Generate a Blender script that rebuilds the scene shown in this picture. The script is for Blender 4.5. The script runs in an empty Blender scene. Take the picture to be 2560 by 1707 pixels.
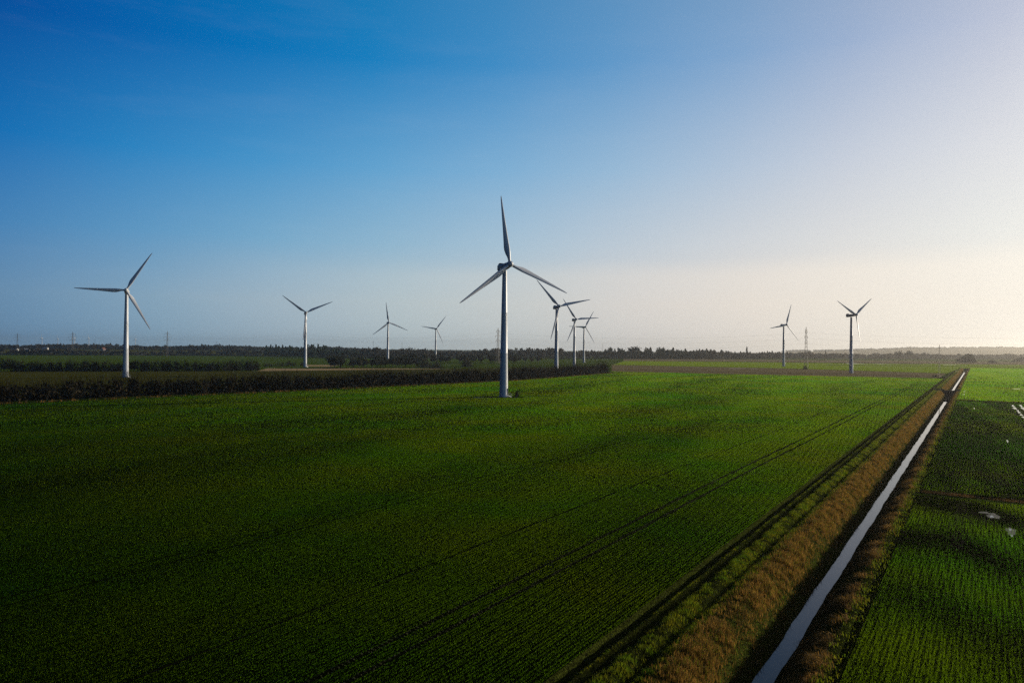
import bpy, bmesh, math, random
import numpy as np
from mathutils import Vector, Matrix

# ---------------------------------------------------------------- camera
sc = bpy.context.scene
COL = sc.collection
R = math.radians
CAM_H = 15.373
cam_d = bpy.data.cameras.new("camera")
cam_d.sensor_width = 36.0
cam_d.lens = 36.0 * 1851.2 / 2560.0
cam_d.clip_start = 0.5
cam_d.clip_end = 30000
cam = bpy.data.objects.new("camera", cam_d)
COL.objects.link(cam)
PITCH, ROLL, FPX = R(0.587), R(0.485), 1851.2
cam.matrix_world = Matrix.Translation((0, 0, CAM_H)) @ Matrix.Rotation(R(90) + PITCH, 4, 'X') @ Matrix.Rotation(ROLL, 4, 'Z')
sc.camera = cam
sc.cycles.use_denoising = False          # the photograph keeps its own fine grain

# ---------------------------------------------------------------- light, sky, exposure
SUN_BEARING, SUN_EL = R(64.8), R(11.0)
SUNDIR = Vector((math.sin(SUN_BEARING) * math.cos(SUN_EL), math.cos(SUN_BEARING) * math.cos(SUN_EL), math.sin(SUN_EL)))
SUN_STRENGTH, SKY_STRENGTH = 5.0, 0.10
sc.view_settings.view_transform = 'Standard'
sc.view_settings.look = 'None'
sc.view_settings.gamma = 1
sc.view_settings.exposure = 0.0
sun_d = bpy.data.lights.new("sun", 'SUN')
sun_d.energy = SUN_STRENGTH
sun_d.angle = R(0.5)
sun_d.color = (1.0, 0.88, 0.70)
sun = bpy.data.objects.new("sun", sun_d)
COL.objects.link(sun)
sun.rotation_euler = SUNDIR.to_track_quat('Z', 'Y').to_euler()

world = bpy.data.worlds.new("World")
sc.world = world
world.use_nodes = True


class NT:
    """small helper to write node trees"""
    def __init__(s, tree):
        s.t = tree
        tree.nodes.clear()

    def n(s, kind, **kw):
        nd = s.t.nodes.new(kind)
        for k, v in kw.items():
            setattr(nd, k, v)
        return nd

    def l(s, a, b):
        s.t.links.new(a, b)

    def put(s, sock, v):
        if isinstance(v, bpy.types.NodeSocket):
            s.l(v, sock)
        elif isinstance(v, (tuple, list)) and len(v) == 3 and sock.type == 'RGBA':
            sock.default_value = (*v, 1)
        else:
            sock.default_value = v

    def math(s, op, a, b=None, c=None, clamp=False):
        nd = s.n('ShaderNodeMath', operation=op)
        nd.use_clamp = clamp
        s.put(nd.inputs[0], a)
        if b is not None:
            s.put(nd.inputs[1], b)
        if c is not None:
            s.put(nd.inputs[2], c)
        return nd.outputs[0]

    def mix(s, f, a, b, mode='MIX'):
        nd = s.n('ShaderNodeMix', data_type='RGBA', blend_type=mode)
        s.put(nd.inputs[0], f)
        s.put(nd.inputs[6], a)
        s.put(nd.inputs[7], b)
        return nd.outputs[2]

    def rng(s, v, a, b, c=0.0, d=1.0, smooth=False):
        nd = s.n('ShaderNodeMapRange')
        if smooth:
            nd.interpolation_type = 'SMOOTHSTEP'
        for i, q in enumerate((v, a, b, c, d)):
            s.put(nd.inputs[i], q)
        return nd.outputs[0]

    def noise(s, vec, scale, detail=3.0, rough=0.55):
        nd = s.n('ShaderNodeTexNoise')
        s.l(vec, nd.inputs['Vector'])
        nd.inputs['Scale'].default_value = scale
        nd.inputs['Detail'].default_value = detail
        nd.inputs['Roughness'].default_value = rough
        return nd.outputs['Fac']


w = NT(world.node_tree)
sky = w.n('ShaderNodeTexSky')
sky.sky_type = 'NISHITA'
sky.sun_disc = False
sky.sun_elevation = SUN_EL
sky.sun_rotation = SUN_BEARING
sky.altitude = 0
sky.air_density = 1.0
sky.dust_density = 1.0
sky.ozone_density = 1.0
bg = w.n('ShaderNodeBackground')


def lin(c):
    c = c / 255.0
    return c / 12.92 if c <= 0.04045 else ((c + 0.055) / 1.055) ** 2.4


geo_w = w.n('ShaderNodeTexCoord')
dotn = w.n('ShaderNodeVectorMath', operation='DOT_PRODUCT')
w.l(geo_w.outputs['Generated'], dotn.inputs[0])
dotn.inputs[1].default_value = SUNDIR
sun_ang = w.math('MULTIPLY', w.math('ARCCOSINE', dotn.outputs['Value']), 1 / math.pi)      # 0 at the sun, 1 opposite
sepw = w.n('ShaderNodeSeparateXYZ')
w.l(geo_w.outputs['Generated'], sepw.inputs[0])
elev = w.math('MULTIPLY', w.math('ARCSINE', sepw.outputs['Z']), 180 / math.pi)


def sky_ramp(stops):
    """clear winter sky colour at one height, by angle away from the sun"""
    nd = w.n('ShaderNodeValToRGB')
    cr = nd.color_ramp
    while len(cr.elements) < len(stops):
        cr.elements.new(0.5)
    for e, (deg, rgb) in zip(cr.elements, stops):
        e.position = deg / 180.0
        e.color = (*[lin(c) for c in rgb], 1)
    w.l(sun_ang, nd.inputs[0])
    return nd.outputs[0]


SKY_RAMPS = [  # stops behind the camera darkened to cut ambient light on shaded sides
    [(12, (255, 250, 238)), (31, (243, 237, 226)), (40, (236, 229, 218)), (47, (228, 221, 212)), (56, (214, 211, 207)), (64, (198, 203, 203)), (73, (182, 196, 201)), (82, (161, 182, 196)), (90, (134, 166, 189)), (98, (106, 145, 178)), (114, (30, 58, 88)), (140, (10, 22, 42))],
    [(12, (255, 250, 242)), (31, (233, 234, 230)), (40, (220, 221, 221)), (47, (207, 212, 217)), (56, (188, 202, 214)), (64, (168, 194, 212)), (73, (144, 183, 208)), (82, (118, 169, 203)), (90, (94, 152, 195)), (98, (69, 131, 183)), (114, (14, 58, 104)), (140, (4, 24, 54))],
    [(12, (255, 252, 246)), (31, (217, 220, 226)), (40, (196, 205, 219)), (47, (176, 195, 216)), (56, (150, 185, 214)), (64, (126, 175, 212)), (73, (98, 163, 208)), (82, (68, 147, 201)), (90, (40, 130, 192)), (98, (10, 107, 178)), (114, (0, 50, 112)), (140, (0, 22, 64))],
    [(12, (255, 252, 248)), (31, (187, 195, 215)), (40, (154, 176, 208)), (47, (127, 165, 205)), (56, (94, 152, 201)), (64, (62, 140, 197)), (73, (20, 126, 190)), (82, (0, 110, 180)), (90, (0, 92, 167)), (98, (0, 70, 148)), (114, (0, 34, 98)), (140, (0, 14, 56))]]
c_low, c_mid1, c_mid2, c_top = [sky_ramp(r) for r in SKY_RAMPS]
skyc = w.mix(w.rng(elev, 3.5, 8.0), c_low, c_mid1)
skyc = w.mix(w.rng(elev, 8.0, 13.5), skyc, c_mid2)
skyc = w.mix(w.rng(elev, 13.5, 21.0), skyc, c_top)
skyc = w.mix(w.rng(elev, 21.0, 62.0), skyc, (0.001, 0.009, 0.045))  # unseen zenith darkened as well, for less ambient light
# thin veil of mist lying on the horizon, with a soft upper edge
vn = w.n('ShaderNodeMapping')
vn.inputs['Scale'].default_value = (1.0, 1.0, 6.0)
w.l(geo_w.outputs['Generated'], vn.inputs[0])
veil_n = w.noise(vn.outputs[0], 2.2, 3.0)
edge = w.math('ADD', elev, w.math('MULTIPLY', w.math('SUBTRACT', veil_n, 0.5), 2.0))
veil = w.math('MULTIPLY', w.rng(edge, 7.3, 5.4, 0.0, 1.0, True), w.rng(elev, 1.5, 5.6, 0.08, 0.45))
veil = w.math('MULTIPLY', veil, w.rng(sun_ang, 0.50, 0.36))
skyc = w.mix(veil, skyc, w.mix(1.0, c_low, (1.13, 1.10, 1.06), 'MULTIPLY'))
# wisps: very faint cirrus variation
vm = w.n('ShaderNodeMapping')
vm.inputs['Scale'].default_value = (1.5, 1.5, 9.0)
vm.inputs['Rotation'].default_value = (0.1, 0.05, 0)
w.l(geo_w.outputs['Generated'], vm.inputs[0])
cir = w.rng(w.noise(vm.outputs[0], 3.0, 5.0, 0.6), 0.52, 0.8, 0.0, 0.03)
skyc = w.mix(cir, skyc, (lin(225), lin(225), lin(228)))
nish = w.n('ShaderNodeMix', data_type='RGBA', blend_type='MIX')
nish.inputs[0].default_value = 0.008
scale = w.n('ShaderNodeVectorMath', operation='SCALE')
w.l(skyc, scale.inputs[0])
scale.inputs['Scale'].default_value = 1.0 / SKY_STRENGTH
w.l(scale.outputs[0], nish.inputs[6])
w.l(sky.outputs[0], nish.inputs[7])
bg.inputs[1].default_value = SKY_STRENGTH
wo = w.n('ShaderNodeOutputWorld')
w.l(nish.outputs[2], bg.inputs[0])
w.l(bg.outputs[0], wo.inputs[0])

# ---------------------------------------------------------------- helpers
rs = np.random.RandomState(7)
random.seed(7)
DU = np.array([0.5320, 0.8467])          # along the ditch
DV = np.array([0.8467, -0.5320])         # across it, towards the right


def uv(u, v, z=0.0):
    return (u * DU[0] + v * DV[0], u * DU[1] + v * DV[1], z)


def at(px, py, z=0.0):
    """the point of the plain that the photograph shows at a pixel of its 2352-wide view"""
    a, b = px / .91875 - 1280.0, py / .91875 - 853.5
    cr, sr = math.cos(ROLL), math.sin(ROLL)
    a, b = a * cr + b * sr, -a * sr + b * cr
    d = (a / FPX, 1.0, -b / FPX)
    c, s = math.cos(PITCH), math.sin(PITCH)
    d = (d[0], d[1] * c - d[2] * s, d[1] * s + d[2] * c)
    t = (z - CAM_H) / d[2]
    return (d[0] * t, d[1] * t, z)


def tag(o, label=None, cat=None, group=None, kind=None):
    if label: o['label'] = label
    if cat: o['category'] = cat
    if group: o['group'] = group
    if kind: o['kind'] = kind
    return o


def empty(name, loc, label, cat, group=None):
    o = bpy.data.objects.new(name, None)
    o.empty_display_size = 0.5
    COL.objects.link(o)
    o.location = loc
    return tag(o, label, cat, group)


def link_mesh(name, me, mat, parent=None, loc=None):
    if mat is not None:
        me.materials.append(mat)
    o = bpy.data.objects.new(name, me)
    COL.objects.link(o)
    if parent is not None:
        o.parent = parent
    if loc is not None:
        o.location = loc
    return o


def np_mesh(name, verts, faces_list, smooth=False, check=True):
    """verts (n,3); faces_list: list of integer arrays (m,k)"""
    me = bpy.data.meshes.new(name)
    verts = np.ascontiguousarray(verts, dtype=np.float32)
    me.vertices.add(len(verts))
    me.vertices.foreach_set('co', verts.ravel())
    loops = np.concatenate([f.ravel() for f in faces_list]).astype(np.int32)
    tot = np.concatenate([np.full(len(f), f.shape[1], np.int32) for f in faces_list])
    start = np.concatenate([[0], np.cumsum(tot)[:-1]]).astype(np.int32)
    me.loops.add(len(loops))
    me.loops.foreach_set('vertex_index', loops)
    me.polygons.add(len(tot))
    me.polygons.foreach_set('loop_start', start)
    me.polygons.foreach_set('loop_total', tot)
    if smooth:
        me.polygons.foreach_set('use_smooth', np.ones(len(tot), bool))
    me.update(calc_edges=True)
    if check:
        me.validate()
    return me


def grid_mesh(name, P):
    """P (a,b,3) grid of points"""
    a, b = P.shape[:2]
    idx = np.arange(a * b).reshape(a, b)
    q = np.stack([idx[:-1, :-1], idx[1:, :-1], idx[1:, 1:], idx[:-1, 1:]], -1).reshape(-1, 4)
    return np_mesh(name, P.reshape(-1, 3), [q], True)


def up_faces(me):
    """turn faces of a flat sheet upwards"""
    bm = bmesh.new(); bm.from_mesh(me)
    for f in bm.faces:
        f.normal_update()
        if f.normal.z < 0: f.normal_flip()
    bm.to_mesh(me); bm.free()
    return me


def sheet(name, pts, mat, z, kind='structure', label=None):
    me = bpy.data.meshes.new(name)
    me.from_pydata([(p[0], p[1], z) for p in pts], [], [tuple(range(len(pts)))])
    up_faces(me)
    o = link_mesh(name, me, mat)
    return tag(o, label, None, None, kind)


def finish(bm, name, mat, parent=None, smooth=40, loc=None):
    me = bpy.data.meshes.new(name)
    bmesh.ops.recalc_face_normals(bm, faces=bm.faces[:])
    bm.to_mesh(me); bm.free()
    if smooth:
        for p in me.polygons: p.use_smooth = True
        me.set_sharp_from_angle(angle=R(smooth))
    return link_mesh(name, me, mat, parent, loc)


def bm_box(bm, lo, hi):
    vs = [bm.verts.new((x, y, z)) for x in (lo[0], hi[0]) for y in (lo[1], hi[1]) for z in (lo[2], hi[2])]
    for f in ((0, 1, 3, 2), (4, 6, 7, 5), (0, 4, 5, 1), (2, 3, 7, 6), (0, 2, 6, 4), (1, 5, 7, 3)):
        bm.faces.new([vs[i] for i in f])


def bm_rings(bm, rings, cap=True):
    """skin a list of rings (each a list of points, equal counts)"""
    prev = None
    first = None
    for ring in rings:
        cur = [bm.verts.new(p) for p in ring]
        if prev:
            n = len(cur)
            for i in range(n):
                bm.faces.new((prev[i], prev[(i + 1) % n], cur[(i + 1) % n], cur[i]))
        else:
            first = cur
        prev = cur
    if cap:
        bm.faces.new(first[::-1]); bm.faces.new(prev)


def circle(r, z, n=32):
    return [(r * math.cos(2 * math.pi * i / n), r * math.sin(2 * math.pi * i / n), z) for i in range(n)]


def bm_bar(bm, a, b, r, r2=None, n=4):
    a, b = Vector(a), Vector(b)
    d = (b - a).normalized()
    p = d.orthogonal().normalized(); q = d.cross(p)
    r2 = r if r2 is None else r2
    bm_rings(bm, [[a + (p * math.cos(t) + q * math.sin(t)) * r for t in [2 * math.pi * i / n for i in range(n)]],
                  [b + (p * math.cos(t) + q * math.sin(t)) * r2 for t in [2 * math.pi * i / n for i in range(n)]]])


# ---------------------------------------------------------------- materials
def new_mat(name):
    m = bpy.data.materials.new(name)
    m.use_nodes = True
    t = NT(m.node_tree)
    out = t.n('ShaderNodeOutputMaterial')
    b = t.n('ShaderNodeBsdfPrincipled')
    t.l(b.outputs[0], out.inputs[0])
    return m, t, b, out


def coords(t):
    return t.n('ShaderNodeTexCoord').outputs['Object']


def ditch_coords(t):
    """(v, u, z) of a ground point, in metres"""
    c = coords(t)
    mp = t.n('ShaderNodeMapping')
    t.l(c, mp.inputs[0])
    mp.inputs['Rotation'].default_value = (0, 0, math.atan2(DU[0], DU[1]))
    return mp.outputs[0]


def scaled(t, vec, s):
    mp = t.n('ShaderNodeMapping')
    t.l(vec, mp.inputs[0])
    mp.inputs['Scale'].default_value = s
    return mp.outputs[0]


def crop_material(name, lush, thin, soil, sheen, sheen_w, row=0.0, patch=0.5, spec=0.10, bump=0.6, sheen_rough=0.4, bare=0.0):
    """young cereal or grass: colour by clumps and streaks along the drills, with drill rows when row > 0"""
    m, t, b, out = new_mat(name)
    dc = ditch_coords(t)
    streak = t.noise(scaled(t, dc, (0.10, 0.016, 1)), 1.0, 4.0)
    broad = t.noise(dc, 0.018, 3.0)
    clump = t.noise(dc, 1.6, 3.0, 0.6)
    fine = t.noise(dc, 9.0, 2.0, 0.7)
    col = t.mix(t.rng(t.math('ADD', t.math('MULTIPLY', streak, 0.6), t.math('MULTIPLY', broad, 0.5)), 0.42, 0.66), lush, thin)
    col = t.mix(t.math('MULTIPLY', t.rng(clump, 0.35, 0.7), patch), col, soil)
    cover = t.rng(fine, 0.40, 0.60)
    hgt = t.math('ADD', t.math('MULTIPLY', fine, 0.6), t.math('MULTIPLY', clump, 0.5))
    if row > 0:
        sp = t.n('ShaderNodeSeparateXYZ'); t.l(dc, sp.inputs[0])
        wob = t.math('MULTIPLY', t.math('SUBTRACT', t.noise(dc, 0.8, 2.0), 0.5), 0.08)
        ph = t.math('MULTIPLY', t.math('ADD', sp.outputs[0], wob), 2 * math.pi / row)
        wave = t.math('ADD', t.math('MULTIPLY', t.math('SINE', ph), 0.5), 0.5)
        cover = t.math('MULTIPLY', cover, t.rng(wave, 0.15, 0.75, 0.12, 1.0))
        hgt = t.math('ADD', hgt, t.math('MULTIPLY', wave, 0.7))
    if bare > 0:
        bn = t.rng(t.noise(scaled(t, dc, (0.09, 0.03, 1)), 1.3, 4.0, 0.6), 0.52, 0.66, 0.0, bare)
        cover = t.math('MULTIPLY', cover, t.math('SUBTRACT', 1.0, bn))
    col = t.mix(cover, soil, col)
    t.l(col, b.inputs['Base Color'])
    b.inputs['Roughness'].default_value = 0.9
    b.inputs['Specular IOR Level'].default_value = 0.0
    t.put(b.inputs['Sheen Weight'], t.math('MULTIPLY', t.rng(cover, 0, 1, 0.35, 1.0), sheen_w))
    b.inputs['Sheen Roughness'].default_value = sheen_rough
    b.inputs['Sheen Tint'].default_value = (*sheen, 1)
    # waxy leaves: a soft, leaf-coloured gloss that carries low light forward
    gl = t.n('ShaderNodeBsdfGlossy')
    gl.inputs['Roughness'].default_value = 0.52
    t.put(gl.inputs['Color'], t.mix(cover, (0.01, 0.01, 0.006), sheen))
    mx = t.n('ShaderNodeMixShader'); mx.inputs[0].default_value = spec
    t.l(b.outputs[0], mx.inputs[1]); t.l(gl.outputs[0], mx.inputs[2])
    t.l(mx.outputs[0], out.inputs[0])
    bp = t.n('ShaderNodeBump')
    bp.inputs['Strength'].default_value = bump
    bp.inputs['Distance'].default_value = 0.12
    t.l(hgt, bp.inputs['Height'])
    t.l(bp.outputs[0], b.inputs['Normal']); t.l(bp.outputs[0], gl.inputs['Normal'])
    return m


def leaf_material(name, c1, c2, trans=0.35, scale=0.6, rough=0.7, spec=0.05, face=None):
    """leaves, blades and twigs: colour varies clump by clump, light comes through"""
    m, t, b, out = new_mat(name)
    n = t.noise(coords(t), scale, 3.0, 0.65)
    col = t.mix(t.rng(n, 0.35, 0.65), c1, c2)
    t.put(b.inputs['Base Color'], col if face is None else face)
    b.inputs['Roughness'].default_value = rough
    b.inputs['Specular IOR Level'].default_value = spec
    if trans > 0:
        tr = t.n('ShaderNodeBsdfTranslucent')
        t.l(col, tr.inputs[0])
        mx = t.n('ShaderNodeMixShader')
        mx.inputs[0].default_value = trans
        t.l(b.outputs[0], mx.inputs[1]); t.l(tr.outputs[0], mx.inputs[2])
        t.l(mx.outputs[0], out.inputs[0])
    return m


def plain(name, c, rough=0.5, spec=0.4, metal=0.0, var=0.12, scale=1.0):
    m, t, b, out = new_mat(name)
    n = t.noise(coords(t), scale, 4.0, 0.6)
    dark = tuple(x * (1 - var) for x in c)
    t.l(t.mix(t.rng(n, 0.35, 0.7), c, dark), b.inputs['Base Color'])
    b.inputs['Roughness'].default_value = rough
    b.inputs['Specular IOR Level'].default_value = spec
    b.inputs['Metallic'].default_value = metal
    return m


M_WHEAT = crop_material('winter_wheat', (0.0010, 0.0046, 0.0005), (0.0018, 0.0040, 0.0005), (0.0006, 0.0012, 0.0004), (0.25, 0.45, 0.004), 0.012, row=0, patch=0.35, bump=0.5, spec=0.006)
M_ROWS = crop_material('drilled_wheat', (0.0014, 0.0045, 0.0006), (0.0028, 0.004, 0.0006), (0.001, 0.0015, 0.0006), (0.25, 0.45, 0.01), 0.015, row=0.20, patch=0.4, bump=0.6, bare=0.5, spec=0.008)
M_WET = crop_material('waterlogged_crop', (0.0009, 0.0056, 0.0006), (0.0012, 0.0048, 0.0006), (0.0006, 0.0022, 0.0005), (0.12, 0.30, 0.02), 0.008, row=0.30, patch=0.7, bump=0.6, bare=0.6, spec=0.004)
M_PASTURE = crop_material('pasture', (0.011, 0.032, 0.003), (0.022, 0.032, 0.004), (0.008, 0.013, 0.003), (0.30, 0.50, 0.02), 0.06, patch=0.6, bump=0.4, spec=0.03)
M_ROUGH = crop_material('rough_grass', (0.012, 0.018, 0.003), (0.022, 0.020, 0.005), (0.006, 0.007, 0.002), (0.4, 0.4, 0.05), 0.05, patch=0.8, bump=0.5, spec=0.06)
M_FALLOW = crop_material('fallow_stubble', (0.080, 0.062, 0.032), (0.060, 0.055, 0.022), (0.035, 0.028, 0.016), (0.7, 0.55, 0.3), 0.10, patch=0.7, bump=0.5)
M_TAN = crop_material('dry_stubble', (0.24, 0.155, 0.075), (0.19, 0.12, 0.05), (0.12, 0.08, 0.04), (0.9, 0.7, 0.4), 0.10, patch=0.6, bump=0.4)
M_SOIL = crop_material('wet_soil', (0.006, 0.005, 0.003), (0.005, 0.006, 0.003), (0.003, 0.003, 0.002), (0.2, 0.2, 0.1), 0.01, patch=0.7, bump=0.7, spec=0.02)
M_BANK = crop_material('bank_turf', (0.012, 0.020, 0.003), (0.016, 0.016, 0.004), (0.005, 0.005, 0.002), (0.3, 0.4, 0.05), 0.04, patch=0.8, bump=0.9, spec=0.03)

M_REED = leaf_material('dry_reed', (0.37, 0.200, 0.042), (0.045, 0.033, 0.007), 0.50, 1.8)
M_TUSSOCK = leaf_material('tussock', (0.24, 0.13, 0.035), (0.05, 0.036, 0.010), 0.35, 0.6)
M_GREENB = leaf_material('bank_grass', (0.075, 0.140, 0.004), (0.160, 0.150, 0.008), 0.65, 1.2)
M_TWIG = leaf_material('bare_twig', (0.026, 0.020, 0.009), (0.006, 0.005, 0.003), 0.10, 0.12)
M_TWIGG = leaf_material('mossy_twig', (0.028, 0.030, 0.016), (0.040, 0.042, 0.022), 0.15, 0.1)
M_CONIFER = leaf_material('conifer_needles', (0.012, 0.026, 0.012), (0.020, 0.034, 0.014), 0.10, 0.05)
M_WOOD = leaf_material('winter_crown', (0.050, 0.042, 0.032), (0.034, 0.032, 0.022), 0.20, 0.02)
M_REDWOOD = leaf_material('russet_crown', (0.085, 0.055, 0.035), (0.060, 0.050, 0.030), 0.20, 0.015)
M_BARK = plain('bark', (0.035, 0.028, 0.020), 0.9, 0.1, scale=3)
M_PAINT = plain('turbine_paint', (0.50, 0.51, 0.52), 0.38, 0.45, var=0.05, scale=0.35)
M_BLADE = plain('blade_gelcoat', (0.48, 0.49, 0.51), 0.34, 0.45, var=0.05, scale=0.3)
M_DARK = plain('dark_grille', (0.02, 0.02, 0.022), 0.6, 0.3)
M_DOOR = plain('door_paint', (0.30, 0.31, 0.32), 0.5, 0.4)
M_STEEL = plain('galvanised_steel', (0.07, 0.068, 0.065), 0.55, 0.4, 0.3, scale=0.5)
M_WIRE = plain('aluminium_cable', (0.20, 0.19, 0.18), 0.5, 0.4, 0.3)
M_GRAVEL = plain('gravel', (0.16, 0.14, 0.11), 0.95, 0.2, var=0.6, scale=4.0)
M_CONCRETE = plain('concrete', (0.26, 0.25, 0.23), 0.85, 0.25, var=0.35, scale=1.5)
M_WHITEWALL = plain('whitewash', (0.42, 0.41, 0.39), 0.8, 0.25, scale=0.3)
M_ROOF = plain('roof_tile', (0.16, 0.07, 0.05), 0.8, 0.25, var=0.3, scale=0.6)
M_SHEETROOF = plain('pale_roof', (0.36, 0.36, 0.35), 0.6, 0.3, scale=0.3)
M_GLASS = plain('window_glass', (0.03, 0.035, 0.04), 0.12, 0.5)


def water_material():
    m, t, b, out = new_mat('still_water')
    b.inputs['Base Color'].default_value = (0.004, 0.018, 0.048, 1)
    b.inputs['Roughness'].default_value = 0.02
    b.inputs['IOR'].default_value = 1.22
    b.inputs['Specular IOR Level'].default_value = 0.5
    n = t.noise(scaled(t, ditch_coords(t), (1.0, 0.5, 1.0)), 1.8, 2.0)
    bp = t.n('ShaderNodeBump')
    bp.inputs['Strength'].default_value = 0.02
    bp.inputs['Distance'].default_value = 0.02
    t.l(n, bp.inputs['Height'])
    t.l(bp.outputs[0], b.inputs['Normal'])
    return m


M_WATER = water_material()

# ---------------------------------------------------------------- the plain and the ditch
U0, U1 = -70.0, 905.0                    # the ditch runs from beside the camera to the cross drain
VL, VR = -16.95, -5.9                    # lip of the trench strip
FAR = 7000.0
PROFILE = [(-16.95, 0.0), (-16.70, -0.20), (-16.42, -0.48), (-16.12, -0.10), (-15.80, 0.10), (-15.42, -0.36), (-15.05, 0.04),
           (-14.60, 0.20), (-14.15, 0.10), (-13.72, -0.26), (-13.30, 0.08), (-12.8, 0.05), (-12.2, -0.15), (-11.6, -0.62),
           (-11.0, -1.15), (-10.5, -1.62), (-9.98, -2.0), (-9.5, -2.5), (-9.02, -2.0), (-8.5, -1.50), (-7.9, -1.0), (-7.3, -0.42), (-6.7, -0.02), (-6.3, 0.10), (-5.9, 0.0)]
PV = np.array([p[0] for p in PROFILE]); PZ = np.array([p[1] for p in PROFILE])


def trench_z(v):
    return np.interp(v, PV, PZ)


def ground_mesh():
    vs, fs = [], []
    def poly(pts):
        i = len(vs); vs.extend([(p[0], p[1], 0.0) for p in pts]); fs.append(tuple(range(i, i + len(pts))))
    poly([uv(-FAR, VL), uv(FAR, VL), uv(FAR, -FAR), uv(-FAR, -FAR)])
    poly([uv(-FAR, VR), uv(FAR, VR), uv(FAR, FAR), uv(-FAR, FAR)])
    poly([uv(U1, VL), uv(FAR, VL), uv(FAR, VR), uv(U1, VR)])
    poly([uv(U0, VL), uv(-FAR, VL), uv(-FAR, VR), uv(U0, VR)])
    me = bpy.data.meshes.new('ground')
    me.from_pydata(vs, [], fs)
    return up_faces(me)


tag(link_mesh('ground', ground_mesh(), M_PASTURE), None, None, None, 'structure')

us = np.concatenate([np.arange(U0, 140, 0.9), np.arange(140, 320, 2.0), np.arange(320, U1 - 3, 6.0), [U1]])
P = np.zeros((len(us), len(PV), 3))
for i, u in enumerate(us):
    fade = min(1.0, max(0.0, (u - U0) / 2.0), max(0.0, (U1 - u) / 2.0))
    wob = 0.10 * np.sin(u * 0.31) + 0.07 * np.sin(u * 0.83 + 1) + 0.03 * rs.randn(len(PV))
    inner = np.ones(len(PV)); inner[0] = inner[-1] = 0.0
    v = PV + wob * inner * np.where(np.arange(len(PV)) < 6, 0.3, np.where(np.abs(PV + 9.5) < .7, .35, 1.0))
    z = (PZ + inner * rs.uniform(-0.05, 0.05, len(PV)) * np.where(np.abs(PV + 9.5) < .7, .4, 1.0)) * fade
    P[i, :, 0] = u * DU[0] + v * DV[0]
    P[i, :, 1] = u * DU[1] + v * DV[1]
    P[i, :, 2] = z
tag(link_mesh('ditch_banks', up_faces(grid_mesh('ditch_banks', P)), M_BANK), None, None, None, 'structure')

wl, wr = [], []
for u in np.concatenate([np.arange(U0 + 3, 140, 0.5), np.arange(140, 860, 3.0)]):
    wl.append(uv(u, -10.35)); wr.append(uv(u, -8.7))
W = np.array([[list(a), list(b)] for a, b in zip(wl, wr)]); W[:, :, 2] = -2.0
tag(link_mesh('ditch_water', up_faces(grid_mesh('ditch_water', W)), M_WATER), None, None, None, 'structure')


def quad_uv(name, u0, u1, v0, v1, mat, z):
    return sheet(name, [uv(u0, v0), uv(u1, v0), uv(u1, v1), uv(u0, v1)], mat, z)


# fields, from the camera outwards
HB = [(-149.0, 166.0), (-135.4, 196.2), (-114.1, 222.0), (-85.6, 253.3), (-48.7, 301.5), (-3.2, 360.5), (65.7, 497.9)]      # foot of the long hedge
HB[0] = (-200.0, 110.0)
main_pts = [uv(-60, VL)] + [uv(584, VL)] + [at(2150, 869)[:2], at(1900, 864)[:2], at(1420, 853.5)[:2]] + HB[::-1] + [(-260, 40), (-160, -60)]
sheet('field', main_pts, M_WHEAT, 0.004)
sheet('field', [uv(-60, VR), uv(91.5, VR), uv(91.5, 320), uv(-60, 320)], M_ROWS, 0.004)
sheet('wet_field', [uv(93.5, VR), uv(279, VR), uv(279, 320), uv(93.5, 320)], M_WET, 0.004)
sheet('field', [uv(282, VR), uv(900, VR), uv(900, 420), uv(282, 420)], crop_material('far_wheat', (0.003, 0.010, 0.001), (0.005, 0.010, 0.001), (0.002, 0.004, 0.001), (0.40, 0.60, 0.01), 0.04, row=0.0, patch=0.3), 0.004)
sheet('drain_strip', [uv(279, VR), uv(282, VR), uv(282, 320), uv(279, 320)], M_SOIL, 0.004)
M_LITSTRIP = crop_material('strip_wheat_lit', (0.020, 0.060, 0.002), (0.034, 0.060, 0.003), (0.012, 0.024, 0.002), (0.5, 0.70, 0.01), 0.2, patch=0.3, bump=0.3, spec=0.14)  # brighter crop: sunlight glowing through the leaves is put into the colour
sheet('field', [at(1434, 829.0), at(1408, 837.6), at(1800, 845.6), at(2175, 857.2), at(2205, 846), at(2352, 846), at(2500, 847), at(2500, 839.5), at(2300, 837.4), at(1800, 832)], M_LITSTRIP, 0.004)
sheet('fallow_field', [at(1405, 838), at(1405, 853), at(1900, 863.5), at(2158, 868.5), at(2172, 857.5), at(1800, 846)], M_FALLOW, 0.004)
sheet('track', [at(1405, 849.2), at(2150, 864.6), at(2150, 864.1), at(1405, 848.8)], M_SOIL, 0.008)
sheet('fallow_field', [at(1432, 823.5), at(1432, 828.6), at(1800, 831.5), at(2300, 837), at(2500, 838.5), at(2500, 832.5), at(2100, 828.5)], M_FALLOW, 0.004)
sheet('track', [at(1560, 829.2), at(1960, 834.3), at(2120, 836.2), at(2120, 835.3), at(1960, 833.3), at(1560, 828.8)], M_SOIL, 0.008)
sheet('track', [at(1900, 838.2), at(2352, 842.8), at(2500, 845.0), at(2500, 844.4), at(2352, 842.2), at(1900, 837.5)], M_SOIL, 0.008)
sheet('stubble_field', [at(590, 852), at(1010, 847.5), at(1010, 846), at(615, 845.5)], M_TAN, 0.008)
sheet('stubble_field', [at(700, 841.5), at(760, 842), at(790, 838), at(705, 838)], M_TAN, 0.008)
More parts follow.
